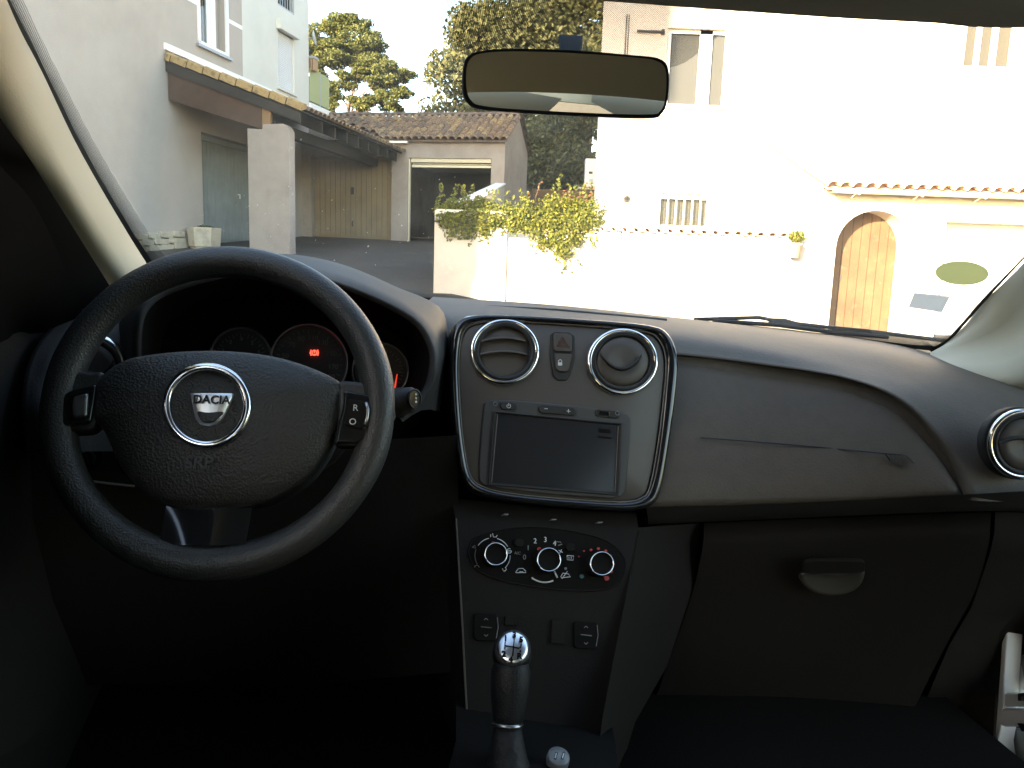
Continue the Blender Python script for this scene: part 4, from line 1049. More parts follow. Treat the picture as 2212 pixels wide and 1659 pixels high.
# ---- round air vents
def vent(cx, cy, rx, ry, y, n, kind, parent=car, lab=None):
    P = Pl(at(cx, cy, y), n)
    v = P.plate(MB(), P.ell(cx, cy, rx + 6, ry + 6, 48), -.02, .0).build('air_vent', M_fas if lab is None else M_char, parent, smooth=False, bevel=.003)
    # barrel
    rows = []
    for k, o in ((.86, .003), (.83, -.012), (.80, -.05), (.0, -.05)):
        rows.append([P.at(cx + rx * k * math.cos(2 * math.pi * j / 40), cy + ry * k * math.sin(2 * math.pi * j / 40)) + P.n * o for j in range(40)])
    # the barrel opens above the plate
    rows = [[p + P.n * .012 for p in r] for r in rows]
    MB().grid(rows, closed=True).build('barrel', M_blk, v, smooth=True)
    P.ring(MB(), cx, cy, rx * .955, ry * .955, .0046, .008).build('chrome_ring', M_chrome, v, smooth=True)
    P.ring(MB(), cx, cy, rx * .84, ry * .84, .0042, .010).build('inner_ring', M_char, v, smooth=True)
    if kind == 'open':
        for dy in (-.36, .06):
            pr = []
            for k in range(13):
                t = -1 + 2 * k / 12; px = cx + .70 * rx * t * math.sqrt(max(.05, 1 - (dy) ** 2 * .8)); py = cy + ry * (dy - .10 * (1 - t * t))
                pr.append((px, py))
            MB().grid([[P.at(x, y_ + 5, -.020 + .012) for x, y_ in pr], [P.at(x, y_ + 2, .014) for x, y_ in pr], [P.at(x, y_ - 2, .014) for x, y_ in pr], [P.at(x, y_ - 5, -.02 + .012) for x, y_ in pr]]).build('louvre', M_fas, v, smooth=True)
        for sx in (-1, 1):
            MB().grid([[P.at(cx + sx * rx * .70, cy + ry * t, o) for t in (-.42, 0, .42)] for o in (-.02, .012)]).build('cheek', M_char, v)
    else:
        # closed flap: domed disc split by a curved finger edge
        P.dome(MB(), P.ell(cx, cy, rx * .79, ry * .79, 40), [(1, .006), (.9, .012), (.5, .010), (.0, .008)]).build('flap', M_fas, v, smooth=True)
        pr = [(cx + rx * (-.60 + 1.22 * t), cy + ry * ((-.30 + .46 * math.sin(math.pi * t) ** .8 + .10 * t) if kind == 'closed' else (.0 - .16 * math.sin(math.pi * t)))) for t in [k / 16 for k in range(17)]]
        MB().grid([[P.at(x, y_ - 5, .0135) for x, y_ in pr], [P.at(x, y_, .0175) for x, y_ in pr], [P.at(x, y_ + 4, .010) for x, y_ in pr]]).build('finger_edge', M_char, v, smooth=True)
    return v

# ---- centre fascia
PF = Pl.tri(at(985, 690, 1.155), at(1445, 720, 1.155), at(1195, 1100, 1.055))
out_ = spl([(1015, 684), (1100, 683), (1250, 691), (1395, 704), (1440, 724), (1460, 775), (1455, 860), (1442, 960), (1424, 1058), (1402, 1092), (1355, 1104), (1250, 1098), (1120, 1086), (1035, 1070), (998, 1040), (982, 970), (972, 870), (970, 770), (982, 705)], 90)
inn_ = spl([(1035, 699), (1110, 697), (1250, 705), (1380, 717), (1418, 735), (1434, 780), (1429, 860), (1417, 960), (1400, 1050), (1384, 1074), (1345, 1084), (1250, 1080), (1125, 1069), (1050, 1055), (1015, 1030), (1000, 965), (991, 870), (989, 775), (1000, 718)], 90)
O = [PF.at(*p) for p in out_]; I = [PF.at(*p) for p in inn_]
nrm_ = PF.n
con = MB().grid([[p - nrm_ * .05 for p in O], [p + nrm_ * .006 for p in O], [a.lerp(b, .25) + nrm_ * .013 for a, b in zip(O, I)], [a.lerp(b, .8) + nrm_ * .012 for a, b in zip(O, I)], [b + nrm_ * .006 for b in I], [b - nrm_ * .004 for b in I]], closed=True).build('centre_console', M_gloss, car, smooth=True, label='gloss black surround of the centre console')
PF.dome(MB(), inn_, [(1.0, -.003), (.995, .004), (.975, .006), (.5, .006), (0, .006)]).build('fascia', M_fas, con, smooth=True)
hl = mat('painted_edge_highlight', (.16, .14, .12), .3)  # paler colour for thin tubes that draw the highlight along edges
MB().tube([p + nrm_ * .0075 for p in I], .0012, 6, closed=True).build('highlight_line', hl, con, smooth=True)
nF = PF.n
vent(1087, 762, 72, 69, (PF.at(1087, 762) - SEAT).y, nF, 'open')
vent(1340, 783, 74, 70, (PF.at(1340, 783) - SEAT).y, nF, 'closed')
PF.plate(MB(), [(1190, 722), (1200, 716), (1232, 718), (1242, 726), (1243, 775), (1232, 812), (1224, 822), (1205, 822), (1195, 812), (1188, 770)], .0, .0085).build('switch_surround', M_char, con, bevel=.002)
PF.plate(MB(), rrect(1216, 740, 40, 40, 6, tilt=.06), 0, .0115).build('hazard_button', M_fas, con, bevel=.002)
PF.plate(MB(), [(1197, 763), (1237, 765), (1231, 797), (1225, 803), (1208, 803), (1201, 797)], 0, .0112).build('lock_button', M_fas, con, bevel=.002)
tri_ = [(1216, 729), (1229, 749), (1203, 748)]
MB().tube([PF.at(x, y, .0122) for x, y in tri_], .0008, 5, closed=True).tube([PF.at(1216 + (x - 1216) * .45, 742 + (y - 742) * .45, .0122) for x, y in tri_], .0007, 5, closed=True).build('hazard_symbol', mat('dim_red_ink', (.13, .03, .018), .6), con)
PF.plate(MB(), rrect(1210, 786, 9, 7, 1.5), .0112, .0119).build('lock_symbol', M_ink, con)
MB().tube([PF.at(1206.5, 783, .0116), PF.at(1206.5, 779, .0116), PF.at(1210, 776.5, .0116), PF.at(1213.5, 779, .0116), PF.at(1213.5, 783, .0116)], .0006, 5).build('lock_symbol', M_ink, con)
# radio unit
rad = [(1046, 868), (1056, 862), (1130, 866), (1250, 877), (1330, 889), (1356, 894), (1364, 904), (1362, 960), (1352, 1060), (1342, 1074), (1320, 1078), (1200, 1070), (1090, 1058), (1046, 1050), (1035, 1040), (1034, 1000), (1040, 920)]
ru = PF.plate(MB(), rad, .0, .0095).build('radio_unit', mat('radio_plastic', (.040, .037, .035), .5, bump=('noise', 900, .12, .0003)), con, bevel=.003)
scr = [(1071, 896), (1329, 921), (1322, 1069 - 6), (1058, 1042)]
sb = [(1062, 889), (1338, 915), (1331, 1071), (1049, 1048)]
Sb = [PF.at(*p) for p in sb]; Sc = [PF.at(*p) for p in scr]
MB().grid([[p + nF * .0118 for p in Sb], [p + nF * .0128 for p in [a.lerp(b, .3) for a, b in zip(Sb, Sc)]], [p + nF * .0092 for p in Sc]], closed=True).build('screen_frame', M_char, con)
MB().grid([[p + nF * .0105 for p in Sc[:2]], [p + nF * .0105 for p in (Sc[3], Sc[2])]]).build('screen', M_scr, con)
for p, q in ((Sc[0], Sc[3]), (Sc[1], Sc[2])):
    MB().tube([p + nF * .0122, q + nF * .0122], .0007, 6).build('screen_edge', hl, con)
for x0, y0, w, h in ((1306, 931, 26, 9), (1306, 945, 30, 4)):
    PF.plate(MB(), rrect(x0, y0, w, h, 1.5, 3, .09), .0106, .0109).build('screen_mark', M_blk, con)
PF.plate(MB(), rrect(1099, 877, 36, 17, 8, tilt=.06), .006, .0125).build('power_button', M_char, con, bevel=.0015)
PF.plate(MB(), rrect(1204, 886, 80, 19, 9, tilt=.08), .006, .0125).build('volume_button', M_char, con, bevel=.0015)
PF.plate(MB(), rrect(1312, 894, 52, 17, 8, tilt=.09), .006, .0112).build('socket_cover', M_char, con, bevel=.0015)
PF.plate(MB(), rrect(1305, 893, 22, 9, 1, 2, tilt=.09), .0112, .0116).build('usb_socket', M_blk, con)
MB().tube([PF.at(x, y, .012) for x, y in ((1294, 888), (1294, 897))], .0007, 5).tube([PF.at(x, y, .012) for x, y in ((1316, 890), (1316, 899))], .0007, 5).build('usb_contact', mat('brass', (.5, .35, .15), .3, metal=1), con)
for px, py in ((1327, 894), (1066, 874)):
    PF.ring(MB(), px, py, 4.2, 4.2, .0006, .012, 14).build('socket_ring', M_inkdim, con)
MB().tube([PF.at(1099 + 4.2 * math.cos(a * .45 - 1.0), 877 + 4.2 * math.sin(a * .45 - 1.0), .0128) for a in range(12)], .0005, 5).tube([PF.at(1099, 871, .0128), PF.at(1099, 877, .0128)], .0005, 5).build('power_symbol', M_ink, con)
MB().tube([PF.at(1176, 882.5, .0128), PF.at(1183, 883, .0128)], .0005, 5).tube([PF.at(1224, 888, .0128), PF.at(1232, 888.5, .0128)], .0005, 5).tube([PF.at(1228, 884, .0128), PF.at(1228, 892, .0128)], .0005, 5).build('plus_minus', M_ink, con)

# ---- lower console: heater panel and switches
PH = Pl.tri(at(990, 1130, 1.04), at(1380, 1150, 1.04), at(1160, 1560, .90))
MB().grid([crs([PH.at(*p) + PH.n * o for p, o in (((985, 1070), -.03), ((1100, 1080), -.028), ((1250, 1095), -.028), ((1392, 1100), -.03))], 12), crs([PH.at(*p) for p in ((985, 1125), (1100, 1130), (1250, 1140), (1380, 1148))], 12),
           crs([PH.at(*p) for p in ((998, 1340), (1100, 1345), (1250, 1352), (1342, 1350))], 12), crs([PH.at(*p) for p in ((1010, 1560), (1100, 1565), (1200, 1565), (1300, 1560))], 12), crs([PH.at(*p) for p in ((1018, 1680), (1100, 1685), (1200, 1685), (1292, 1680))], 12)]).build('console_panel', M_low, con, smooth=True)
hv = spl([(1032, 1158), (1110, 1140), (1200, 1142), (1300, 1164), (1345, 1200), (1348, 1240), (1320, 1270), (1240, 1276), (1120, 1262), (1040, 1238), (1014, 1205), (1014, 1180)], 60)
MB().tube([PH.at(*p) + PH.n * .001 for p in hv], .0012, 6, closed=True).build('heater_outline', M_low, con, smooth=True)
PH.plate(MB(), hv, -.002, .001).build('heater_panel', M_blk, con)
def knob(cx, cy, r, ang):
    k = PH.dome(MB(), PH.ell(cx, cy, r + 1.5, r + 1.5, 32), [(1, .001), (1, .016), (.94, .018), (.88, .0165), (.0, .0165)]).build('heater_knob', M_blk, con, smooth=True)
    PH.ring(MB(), cx, cy, r - 1.5, r - 1.5, .0011, .0185, 40).build('knob_ring', M_chrome, k, smooth=True)
    return k
knob(1064, 1200, 25, 0); knob(1177, 1212, 26, 0); knob(1290, 1220, 26, 0)
def dot(cx, cy, r, m, name='dot', off=.003): PH.plate(MB(), PH.ell(cx, cy, r, r, 10), .0012, off).build(name, m, con)
dot(1066, 1174, 4.6, M_redink); dot(1165, 1186, 4.2, M_redink); dot(1305, 1242, 4.2, M_redink)
for px, py, r in ((1277, 1188, 3), (1293, 1185, 3.2), (1309, 1190, 3), (1319, 1201, 3.2), (1325, 1218, 3), (1321, 1235, 3.4), (1311, 1249, 5.2), (1262, 1190, 2), (1251, 1202, 1.8)): dot(px, py, r, M_redink)
dot(1257, 1245, 4.6, M_cyan)
for s, px, py in (('0', 1133, 1204), ('1', 1141, 1184), ('2', 1156, 1169), ('3', 1178, 1166), ('4', 1198, 1174)):
    PH.text(s, px, py, .0105, M_ink if s in '234' else M_inkd, con, .0025, .06, name='numeral')
PH.text('A/C', 1118, 1195, .006, M_inkdim, con, .0025, .06, name='lettering')
def line(pts, m=M_inkd, r=.0006, name='icon'): MB().tube([PH.at(x, y, .0025) for x, y in pts], r, 5).build(name, m, con)
arc_ = lambda cx, cy, r, a0, a1, n=12: [(cx + r * math.cos(R(a0 + (a1 - a0) * k / n)), cy + r * math.sin(R(a0 + (a1 - a0) * k / n))) for k in range(n + 1)]
line(arc_(1064, 1200, 38, 215, 258), M_ink); line(arc_(1064, 1200, 38, 285, 330), M_ink); line(arc_(1064, 1200, 38, 0, 45), M_ink); line(arc_(1064, 1200, 38, 150, 200), M_inkdim)
line(arc_(1177, 1214, 44, 130, 66, 16), M_ink, .0012, 'fan_wedge')
line([(1196, 1232), (1204, 1248)], M_ink, .0014, 'lever')
# vent mode pictograms: seated figure, fan, car outlines, rear screen heater
line([(1064, 1152), (1066, 1160), (1072, 1160), (1074, 1156)], M_ink); line([(1060, 1154), (1060, 1160)], M_ink)
line(arc_(1100, 1190, 5, 0, 300, 10), M_ink); line([(1096, 1190), (1104, 1190)], M_ink)
line([(1085, 1228), (1088, 1234), (1094, 1230), (1092, 1226)], M_ink)
line([(1020, 1182), (1028, 1184), (1026, 1178), (1020, 1182)], M_inkdim); line(arc_(1030, 1226, 5, 180, 360, 6), M_inkdim)
for k in range(4): line([(1211, 1191), (1211 + 5 * math.cos(k * 1.57 + .5), 1191 + 5 * math.sin(k * 1.57 + .5))], M_ink)
line([(1198, 1175), (1203, 1170), (1211, 1171), (1214, 1176), (1206, 1178)], M_inkd)
line([(1114, 1236), (1120, 1228), (1130, 1228), (1135, 1233), (1136, 1237), (1114, 1237)], M_ink); line([(1122, 1236), (1130, 1236)], M_ink, .0011)
line([(1211, 1246), (1216, 1238), (1228, 1240), (1232, 1246), (1212, 1248)], M_ink); line([(1214, 1250), (1226, 1234)], M_ink)
line([(1225, 1200), (1239, 1201), (1238, 1210), (1225, 1209), (1225, 1200)], M_ink); line([(1229, 1203), (1229, 1207)], M_ink); line([(1234, 1203), (1234, 1207)], M_ink)
for px, py in ((1122, 1172), (1233, 1182)):
    PH.plate(MB(), rrect(px, py, 20, 16, 6, tilt=.06), .001, .006).build('heater_button', M_low, con, bevel=.001)
dot(1222, 1228, 3, M_inkdim)
# window switches and blanks
for cx, cy in ((1050, 1355), (1266, 1372)):
    sw = PH.plate(MB(), rrect(cx, cy, 52, 60, 9, tilt=.06), -.002, .004).build('window_switch', M_blk, con, bevel=.0015)
    b_ = MB().tube([PH.at(cx - 12, cy - 1, .0062), PH.at(cx + 12, cy + 1.5, .0062)], .0013, 6).build('tactile_bar', M_satin, sw)
    for sy in (-1, 1):
        MB().tube([PH.at(cx - 4, cy + sy * 16, .005), PH.at(cx, cy + sy * 19.5, .005), PH.at(cx + 4, cy + sy * 16, .005)], .0006, 5).build('arrow', M_inkd, sw)
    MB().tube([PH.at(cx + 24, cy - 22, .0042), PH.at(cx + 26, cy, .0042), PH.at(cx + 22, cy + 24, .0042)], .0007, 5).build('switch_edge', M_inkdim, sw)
PH.plate(MB(), [(1192, 1338), (1225, 1340), (1221, 1392), (1190, 1390)], -.002, .004).build('blank_plate', M_low, con, bevel=.0015)
PH.plate(MB(), [(1092, 1330), (1118, 1331), (1117, 1352), (1090, 1351)], -.002, .004).build('blank_plate', M_low, con, bevel=.0015)
line([(1101, 1348), (1103, 1342), (1108, 1341), (1110, 1346), (1106, 1350)], M_inkdim)
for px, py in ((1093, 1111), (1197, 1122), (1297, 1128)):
    PH.plate(MB(), rrect(px, py, 11, 2, .8, 2), -.012, .002).build('painted_slot_glint', M_inkd, con)  # small pale plates stand in for glints at the slots
# console sides and tunnel
lft = crs([PH.at(985, 1120), PH.at(998, 1340), PH.at(1010, 1560), PH.at(1030, 1750)], 14)
MB().tube(lft, .0015, 6).build('console_edge', M_dash, con)
MB().grid([lft, [p + Vector((-.012, .25, -.02)) for p in lft]]).build('console_side', M_low, con, smooth=True)
MB().tube(crs([PH.at(1380, 1148), PH.at(1342, 1350), PH.at(1300, 1560)], 10), .002, 6).build('console_edge', M_low, con)
tn = [ats([(985, 1500, .95), (1150, 1540, .94), (1320, 1560, .95)]), ats([(985, 1600, .82), (1150, 1610, .80), (1330, 1610, .82)]), ats([(960, 1690, .72), (1150, 1690, .70), (1340, 1690, .72)]), ats([(930, 1990, .5), (1150, 1990, .5), (1380, 1990, .5)])]
MB().grid([crs(r, 12) for r in tn]).build('tunnel_tray', M_blk, con, smooth=True)

# ---- gear lever
KN = at(1107, 1402, .80); KA = (at(1107, 1402, .80) - at(1098, 1560, .765)).normalized()
ax = KA
gl_ = MB()
lp = [at(1106, 1412, .802), at(1104, 1450, .795), at(1101, 1500, .785), at(1098, 1545, .775), at(1096, 1566, .77)]
gl_.tube(lp, [.017, .0235, .0225, .0185, .0165], 20)
lever = gl_.build('gear_lever', mat('knob_leather', (.008, .008, .008), .55, spec=.3, bump=[('voro', 480, .5, .0008)]), car, smooth=True, label='black gear knob with a silver shift map')
toC = (SEAT - KN).normalized(); kn_n = (toC * .75 + Vector((0, 0, 1)) * .65).normalized()
PN = Pl(KN, kn_n)
PN.dome(MB(), PN.ell(1107, 1402, 38, 39.5, 40), [(1.12, -.014), (1.08, -.003), (1.0, .003), (.9, .0035)]).build('collar', mat('knob_leather', (.018, .018, .018), .42), lever, smooth=True)
PN.dome(MB(), PN.ell(1107, 1402, 35.5, 37.5, 48), [(1, .001), (.98, .004), (.8, .0065), (.5, .008), (.0, .0086)]).build('shift_plate', mat('brushed_alu', (.72, .74, .78), .28, metal=1), lever, smooth=True)
for s, px, py in (('1', 1092, 1379), ('3', 1111, 1372), ('5', 1126, 1382), ('2', 1088, 1413), ('4', 1103, 1425), ('R', 1122, 1418)):
    PN.text(s, px, py, .0098, M_blk, lever, .0088, .06, name='numeral', bold=.0004)
gp = lambda pts: [PN.at(x, y, .0088) for x, y in pts]
MB().tube(gp([(1091, 1387), (1090, 1402)]), .0007, 5).tube(gp([(1111, 1380), (1107, 1417)]), .0007, 5).tube(gp([(1126, 1391), (1125, 1398), (1121, 1400), (1090, 1394)]), .0007, 5).build('shift_pattern', M_blk, lever)
PN.plate(MB(), PN.ell(1124, 1406, 2, 2, 8), .008, .0094).build('shift_dot', M_blk, lever)
MB().lathe(at(1096, 1566, .77), ax, [(.0168, -.002), (.0186, -.001), (.0186, .002), (.0168, .003)], 28).build('gear_ring', M_satin, lever, smooth=True)
MB().tube([at(1096, 1570, .769), at(1096, 1600, .762), at(1097, 1640, .752), at(1098, 1700, .74), at(1098, 1760, .73)], [.0165, .019, .023, .033, .05], 20).build('gaiter', mat('gaiter_leather', (.010, .0095, .009), .6, spec=.3, bump=[('noise', 90, .5, .006)]), lever, smooth=True)

# ---- steering wheel
WC = at(482, 877, .884); az, el = -.125, .465
wn = Vector((math.sin(az) * math.cos(el), -math.cos(az) * math.cos(el), math.sin(el)))
wa = Vector((0, 0, 1)).cross(wn).normalized(); wb = wn.cross(wa)
PW = Pl(WC, wn)
RC, n1, n2 = .169, 96, 18
rows = []
for i in range(n1):
    t = 2 * math.pi * i / n1; rad = wa * math.cos(t) + wb * math.sin(t)
    k = 1 + .12 * max(0, -math.sin(t)) ** 6 + .06 * math.exp(-((abs(math.atan2(math.sin(t), abs(math.cos(t)))) - .25) / .22) ** 2)
    rows.append([WC + rad * (RC + .0175 * k * math.cos(2 * math.pi * j / n2)) + wn * (.0185 * math.sin(2 * math.pi * j / n2)) for j in range(n2)])
rows.append(rows[0])
wheel = MB().grid(rows, closed=True).build('steering_wheel', M_rim, car, smooth=True, label='black leather-grained steering wheel rim')
Z4 = lambda l: [(x * .4668, y * .4668 + 497.7) for x, y in l]
pad = spl(Z4([(445, 705), (560, 612), (700, 577), (900, 560), (1100, 563), (1300, 592), (1480, 652), (1588, 715), (1592, 780), (1575, 880), (1545, 965), (1495, 1060), (1420, 1150), (1300, 1228), (1180, 1272), (1000, 1288), (850, 1284), (750, 1262), (640, 1190), (560, 1095), (505, 975), (475, 920), (425, 870), (422, 790)]), 110)
PW.dome(MB(), pad, [(1.0, -.045), (1.0, -.004), (.992, .003), (.97, .008), (.90, .014), (.7, .022), (.4, .027), (.0, .029)], (447, 880)).build('airbag_cover', M_padm, wheel, smooth=True)
MB().tube([PW.at(447 + 87 * math.cos(2 * math.pi * k / 72), 877 + 84 * math.sin(2 * math.pi * k / 72), .0285) for k in range(72)], .0047, 12, closed=True).build('emblem_ring', M_chrome, wheel, smooth=True)
em_o = Z4([(878, 752), (980, 751), (1080, 753), (1066, 790), (1046, 835), (1024, 872), (1000, 895), (960, 905), (922, 897), (902, 872), (893, 835), (884, 790)])
em = PW.dome(MB(), em_o, [(1.0, .022), (1.0, .031), (.94, .0335), (.7, .0352), (.35, .0362), (.0, .0364)], (457, 868), .034).build('emblem', mat('emblem_chrome', (.88, .88, .88), .42, metal=1), wheel, smooth=True)
em_i = spl(Z4([(912, 838), (960, 842), (1030, 838), (1012, 862), (990, 882), (960, 888), (932, 880)]), 26)
PW.plate(MB(), em_i, .028, .0372).build('emblem_recess', M_padm, wheel, bevel=.001)
PW.text('DACIA', 457, 864, .0124, mat('emblem_ink', (.012, .012, .013), .6), wheel, .0384, .03, bold=.0003)
PW.text('SRP', 430, 1000, .018, M_deb, wheel, .0308, .0, bold=.0003)
PW.text('AIRBAG', 430, 1012, .0085, M_deb, wheel, .0306, .0)
# spokes
def sp(poly, o0, o1, name, m, bev=.003, n=None): return PW.plate(MB(), spl(poly, n) if n else poly, o0, o1).build(name, m, wheel, bevel=bev)
sp(Z4([(238, 640), (420, 655), (480, 650), (470, 720), (440, 900), (405, 930), (300, 935), (225, 900), (215, 780)]), -.02, .010, 'spoke', M_rim, .006)
sp(Z4([(1560, 690), (1690, 700), (1800, 640), (1830, 850), (1760, 960), (1650, 1000), (1540, 995), (1560, 880)]), -.02, .010, 'spoke', M_rim, .006)
sp(Z4([(690, 1455), (745, 1436), (1140, 1448), (1215, 1450), (1240, 1500), (1000, 1555), (665, 1510)]), -.012, .009, 'spoke', M_rim, .006)
sp(Z4([(772, 1240), (1172, 1240), (1138, 1452), (738, 1440)]), -.03, -.008, 'spoke', M_blk, .004)
sp(Z4([(330, 738), (445, 708), (432, 800), (418, 885), (385, 897), (300, 906), (268, 895), (258, 850), (270, 790), (295, 755)]), -.01, .0150, 'switch_panel', M_gloss, .003)
sp(Z4([(318, 762), (410, 742), (402, 868), (392, 880), (318, 882), (310, 860), (308, 800)]), .003, .0165, 'button_gap', M_blk, .001)
sp(Z4([(336, 764), (406, 750), (400, 862), (334, 870), (328, 850), (328, 800)]), .005, .0195, 'blank_button', M_satin, .003)
sp(Z4([(1592, 738), (1700, 757), (1738, 790), (1742, 880), (1705, 955), (1650, 985), (1550, 985), (1565, 900), (1585, 820)]), -.01, .0150, 'switch_panel', M_gloss, .003)
sp(Z4([(1608, 775), (1690, 790), (1700, 810), (1690, 900), (1668, 920), (1592, 900)]), .003, .0185, 'cruise_button', M_low, .002)
PW.text('R', *Z4([(1645, 822)])[0], .010, M_ink, wheel, .0190, .05)
PW.text('O', *Z4([(1632, 886)])[0], .010, M_ink, wheel, .0190, .05)
MB().tube([PW.at(*p, .0185) for p in Z4([(1694, 796), (1702, 830), (1698, 870), (1684, 915)])], .0022, 8).build('button_edge', M_satin, wheel, smooth=True)
sp(Z4([(1570, 985), (1640, 990), (1640, 1000), (1560, 1000)]), -.015, -.002, 'cruise_lever', M_satin, .002)
# lower spoke: glossy convex blade
lo = [[PW.at(x, y, o) for x, y in Z4([(770 + (1172 - 770) * t, 1268), ])] for t, o in ()]
rws = []
for v in range(9):
    f = v / 8; xl, xr = 770 + (738 - 770) * f, 1170 + (1138 - 1170) * f; yy = 1262 + (1450 - 1262) * f
    rws.append([PW.at(*Z4([(xl + (xr - xl) * u / 12, yy + 8 * math.sin(math.pi * u / 12))])[0],  -.002 + .012 * f + .0035 * math.sin(math.pi * u / 12)) for u in range(13)])
MB().grid(rws).build('spoke_trim', M_gloss, wheel, smooth=True)

# ---- windscreen
gb = [at(235, 570, 1.37), at(640, 600, 1.50), at(1200, 662, 1.57), at(1700, 716, 1.47), at(2035, 758, 1.31)]
gt_ = [at(-170, -140, .67), at(600, -70, .76), at(1300, -30, .80), at(1900, 0, .79), at(2900, -60, .70)]
GB, GT = crs(gb, 41), crs(gt_, 41)
def glass(s, t):
    i = min(int(s * 40), 39); f = s * 40 - i
    a = GB[i].lerp(GB[i + 1], f); b = GT[i].lerp(GT[i + 1], f)
    return a.lerp(b, t) + Vector((0, .012, .022)) * math.sin(math.pi * t)
MB().grid([[glass(i / 40, j / 16) for i in range(41)] for j in range(17)]).build('windscreen', M_glassw, car, smooth=True)
def proj_c(p):
    c = A_CAR.transposed() @ (p - SEAT); return Vector((CPX + FPX * c.x / -c.z, CPY - FPX * c.y / -c.z))
def glass_st(px, py):
    s, t = .5, .5; q = Vector((px, py))
    for _ in range(25):
        p = proj_c(glass(s, t)); e_ = q - p
        h = 1e-3; ds = (proj_c(glass(min(s + h, .9999), t)) - p) / h if s < .998 else (p - proj_c(glass(s - h, t))) / h
        dt = (proj_c(glass(s, t + h)) - p) / h
        det = ds.x * dt.y - ds.y * dt.x
        s += max(-.1, min(.1, (e_.x * dt.y - e_.y * dt.x) / det)); t += max(-.1, min(.1, (ds.x * e_.y - ds.y * e_.x) / det))
        s = max(0, min(.9999, s)); t = max(-.2, min(1.2, t))
    return s, t
def on_glass(px, py, off=0):
    s, t = glass_st(px, py); p = glass(s, t); return p + (SEAT - p).normalized() * off
# printed black border with its dot fade
def frit_mat():
    m = bpy.data.materials.new('frit_print'); m.use_nodes = True
    n = m.node_tree.nodes; l = m.node_tree.links
    b = n['Principled BSDF']; b.inputs['Base Color'].default_value = (.012, .012, .012, 1); b.inputs['Roughness'].default_value = .5
    uv = n.new('ShaderNodeUVMap'); sep = n.new('ShaderNodeSeparateXYZ'); l.new(uv.outputs[0], sep.inputs[0])
    def mth(op, a, b_=None, c=None):
        x = n.new('ShaderNodeMath'); x.operation = op
        for i_, v in enumerate((a, b_, c)):
            if v is None: continue
            if isinstance(v, (int, float)): x.inputs[i_].default_value = v
            else: l.new(v, x.inputs[i_])
        return x.outputs[0]
    P_ = .0019
    vrow = mth('DIVIDE', sep.outputs[1], P_ * .8); rowi = mth('FLOOR', vrow)
    shift = mth('MULTIPLY', mth('MODULO', rowi, 2), .5)
    fx = mth('SUBTRACT', mth('FRACT', mth('ADD', mth('DIVIDE', sep.outputs[0], P_), shift)), .5)
    fy = mth('MULTIPLY', mth('SUBTRACT', mth('FRACT', vrow), .5), .8)
    dist = mth('SQRT', mth('ADD', mth('MULTIPLY', fx, fx), mth('MULTIPLY', fy, fy)))
    at_ = n.new('ShaderNodeAttribute'); at_.attribute_name = 'cover'
    mask = mth('LESS_THAN', dist, at_.outputs['Fac'])
    tr = n.new('ShaderNodeBsdfTransparent'); mx = n.new('ShaderNodeMixShader')
    l.new(mask, mx.inputs[0]); l.new(tr.outputs[0], mx.inputs[1]); l.new(b.outputs[0], mx.inputs[2])
    out = [x for x in n if x.type == 'OUTPUT_MATERIAL'][0]; l.new(mx.outputs[0], out.inputs[0])
    return m
M_frit = frit_mat()
def frit(edge, inner, n, solid, c1=.33, c0=.12, rows_=8, name='frit_band'):
    """printed border between two measured lines on the glass; cover falls from solid to dots"""
    E_ = [on_glass(*p, .002) for p in [(q.x, q.y) for q in crs([(x, y, 0) for x, y in edge], n)]]
    I_ = [on_glass(*p, .002) for p in [(q.x, q.y) for q in crs([(x, y, 0) for x, y in inner], n)]]
    v = []; f = []; uvs = []; cov = []
    lens = [0]
    for i in range(1, n): lens.append(lens[-1] + (E_[i] - E_[i - 1]).length)
    for j in range(rows_):
        k = j / (rows_ - 1)
        for i in range(n):
            p = E_[i].lerp(I_[i], k); v.append(tuple(p)); uvs.append((lens[i], (E_[i] - p).length))
            cov.append(2.0 if k < solid else c1 + (c0 - c1) * (k - solid) / max(1e-6, 1 - solid))
    for j in range(rows_ - 1):
        for i in range(n - 1): f.append((j * n + i, j * n + i + 1, (j + 1) * n + i + 1, (j + 1) * n + i))
    me = bpy.data.meshes.new(name); me.from_pydata(v, [], f); me.update(); me.materials.append(M_frit)
    ul = me.uv_layers.new(name='UVMap')
    for lp_ in me.loops: ul.data[lp_.index].uv = uvs[lp_.vertex_index]
    a_ = me.attributes.new('cover', 'FLOAT', 'POINT'); a_.data.foreach_set('value', cov)
    return link(name, me, car)
frit([(-2, -12), (84, 160), (165, 328), (260, 494), (322, 590)], [(44, -12), (124, 152), (212, 322), (314, 492), (372, 575)], 40, .40, .46, .26, 16)
frit([(860, -40), (1000, -36), (1150, -28), (1300, -16), (1450, -4), (1550, 6), (1640, 18)], [(896, 0), (935, 57), (1020, 120), (1300, 132), (1450, 145), (1530, 95), (1600, 36)], 48, .03, .42, .34, 14)
frit([(880, 650), (1200, 664), (1440, 690), (1700, 718), (1960, 752), (2030, 758)], [(880, 632), (1200, 654), (1440, 678), (1700, 699), (1930, 725), (1985, 725)], 44, .35, .40, .2, 12)
frit([(2016, 764), (2046, 744), (2088, 707), (2126, 661), (2178, 610), (2222, 567), (2334, 442)], [(1985, 737), (2028, 724), (2068, 690), (2106, 644), (2160, 592), (2206, 550), (2318, 426)], 30, .36, .40, .15, 12)
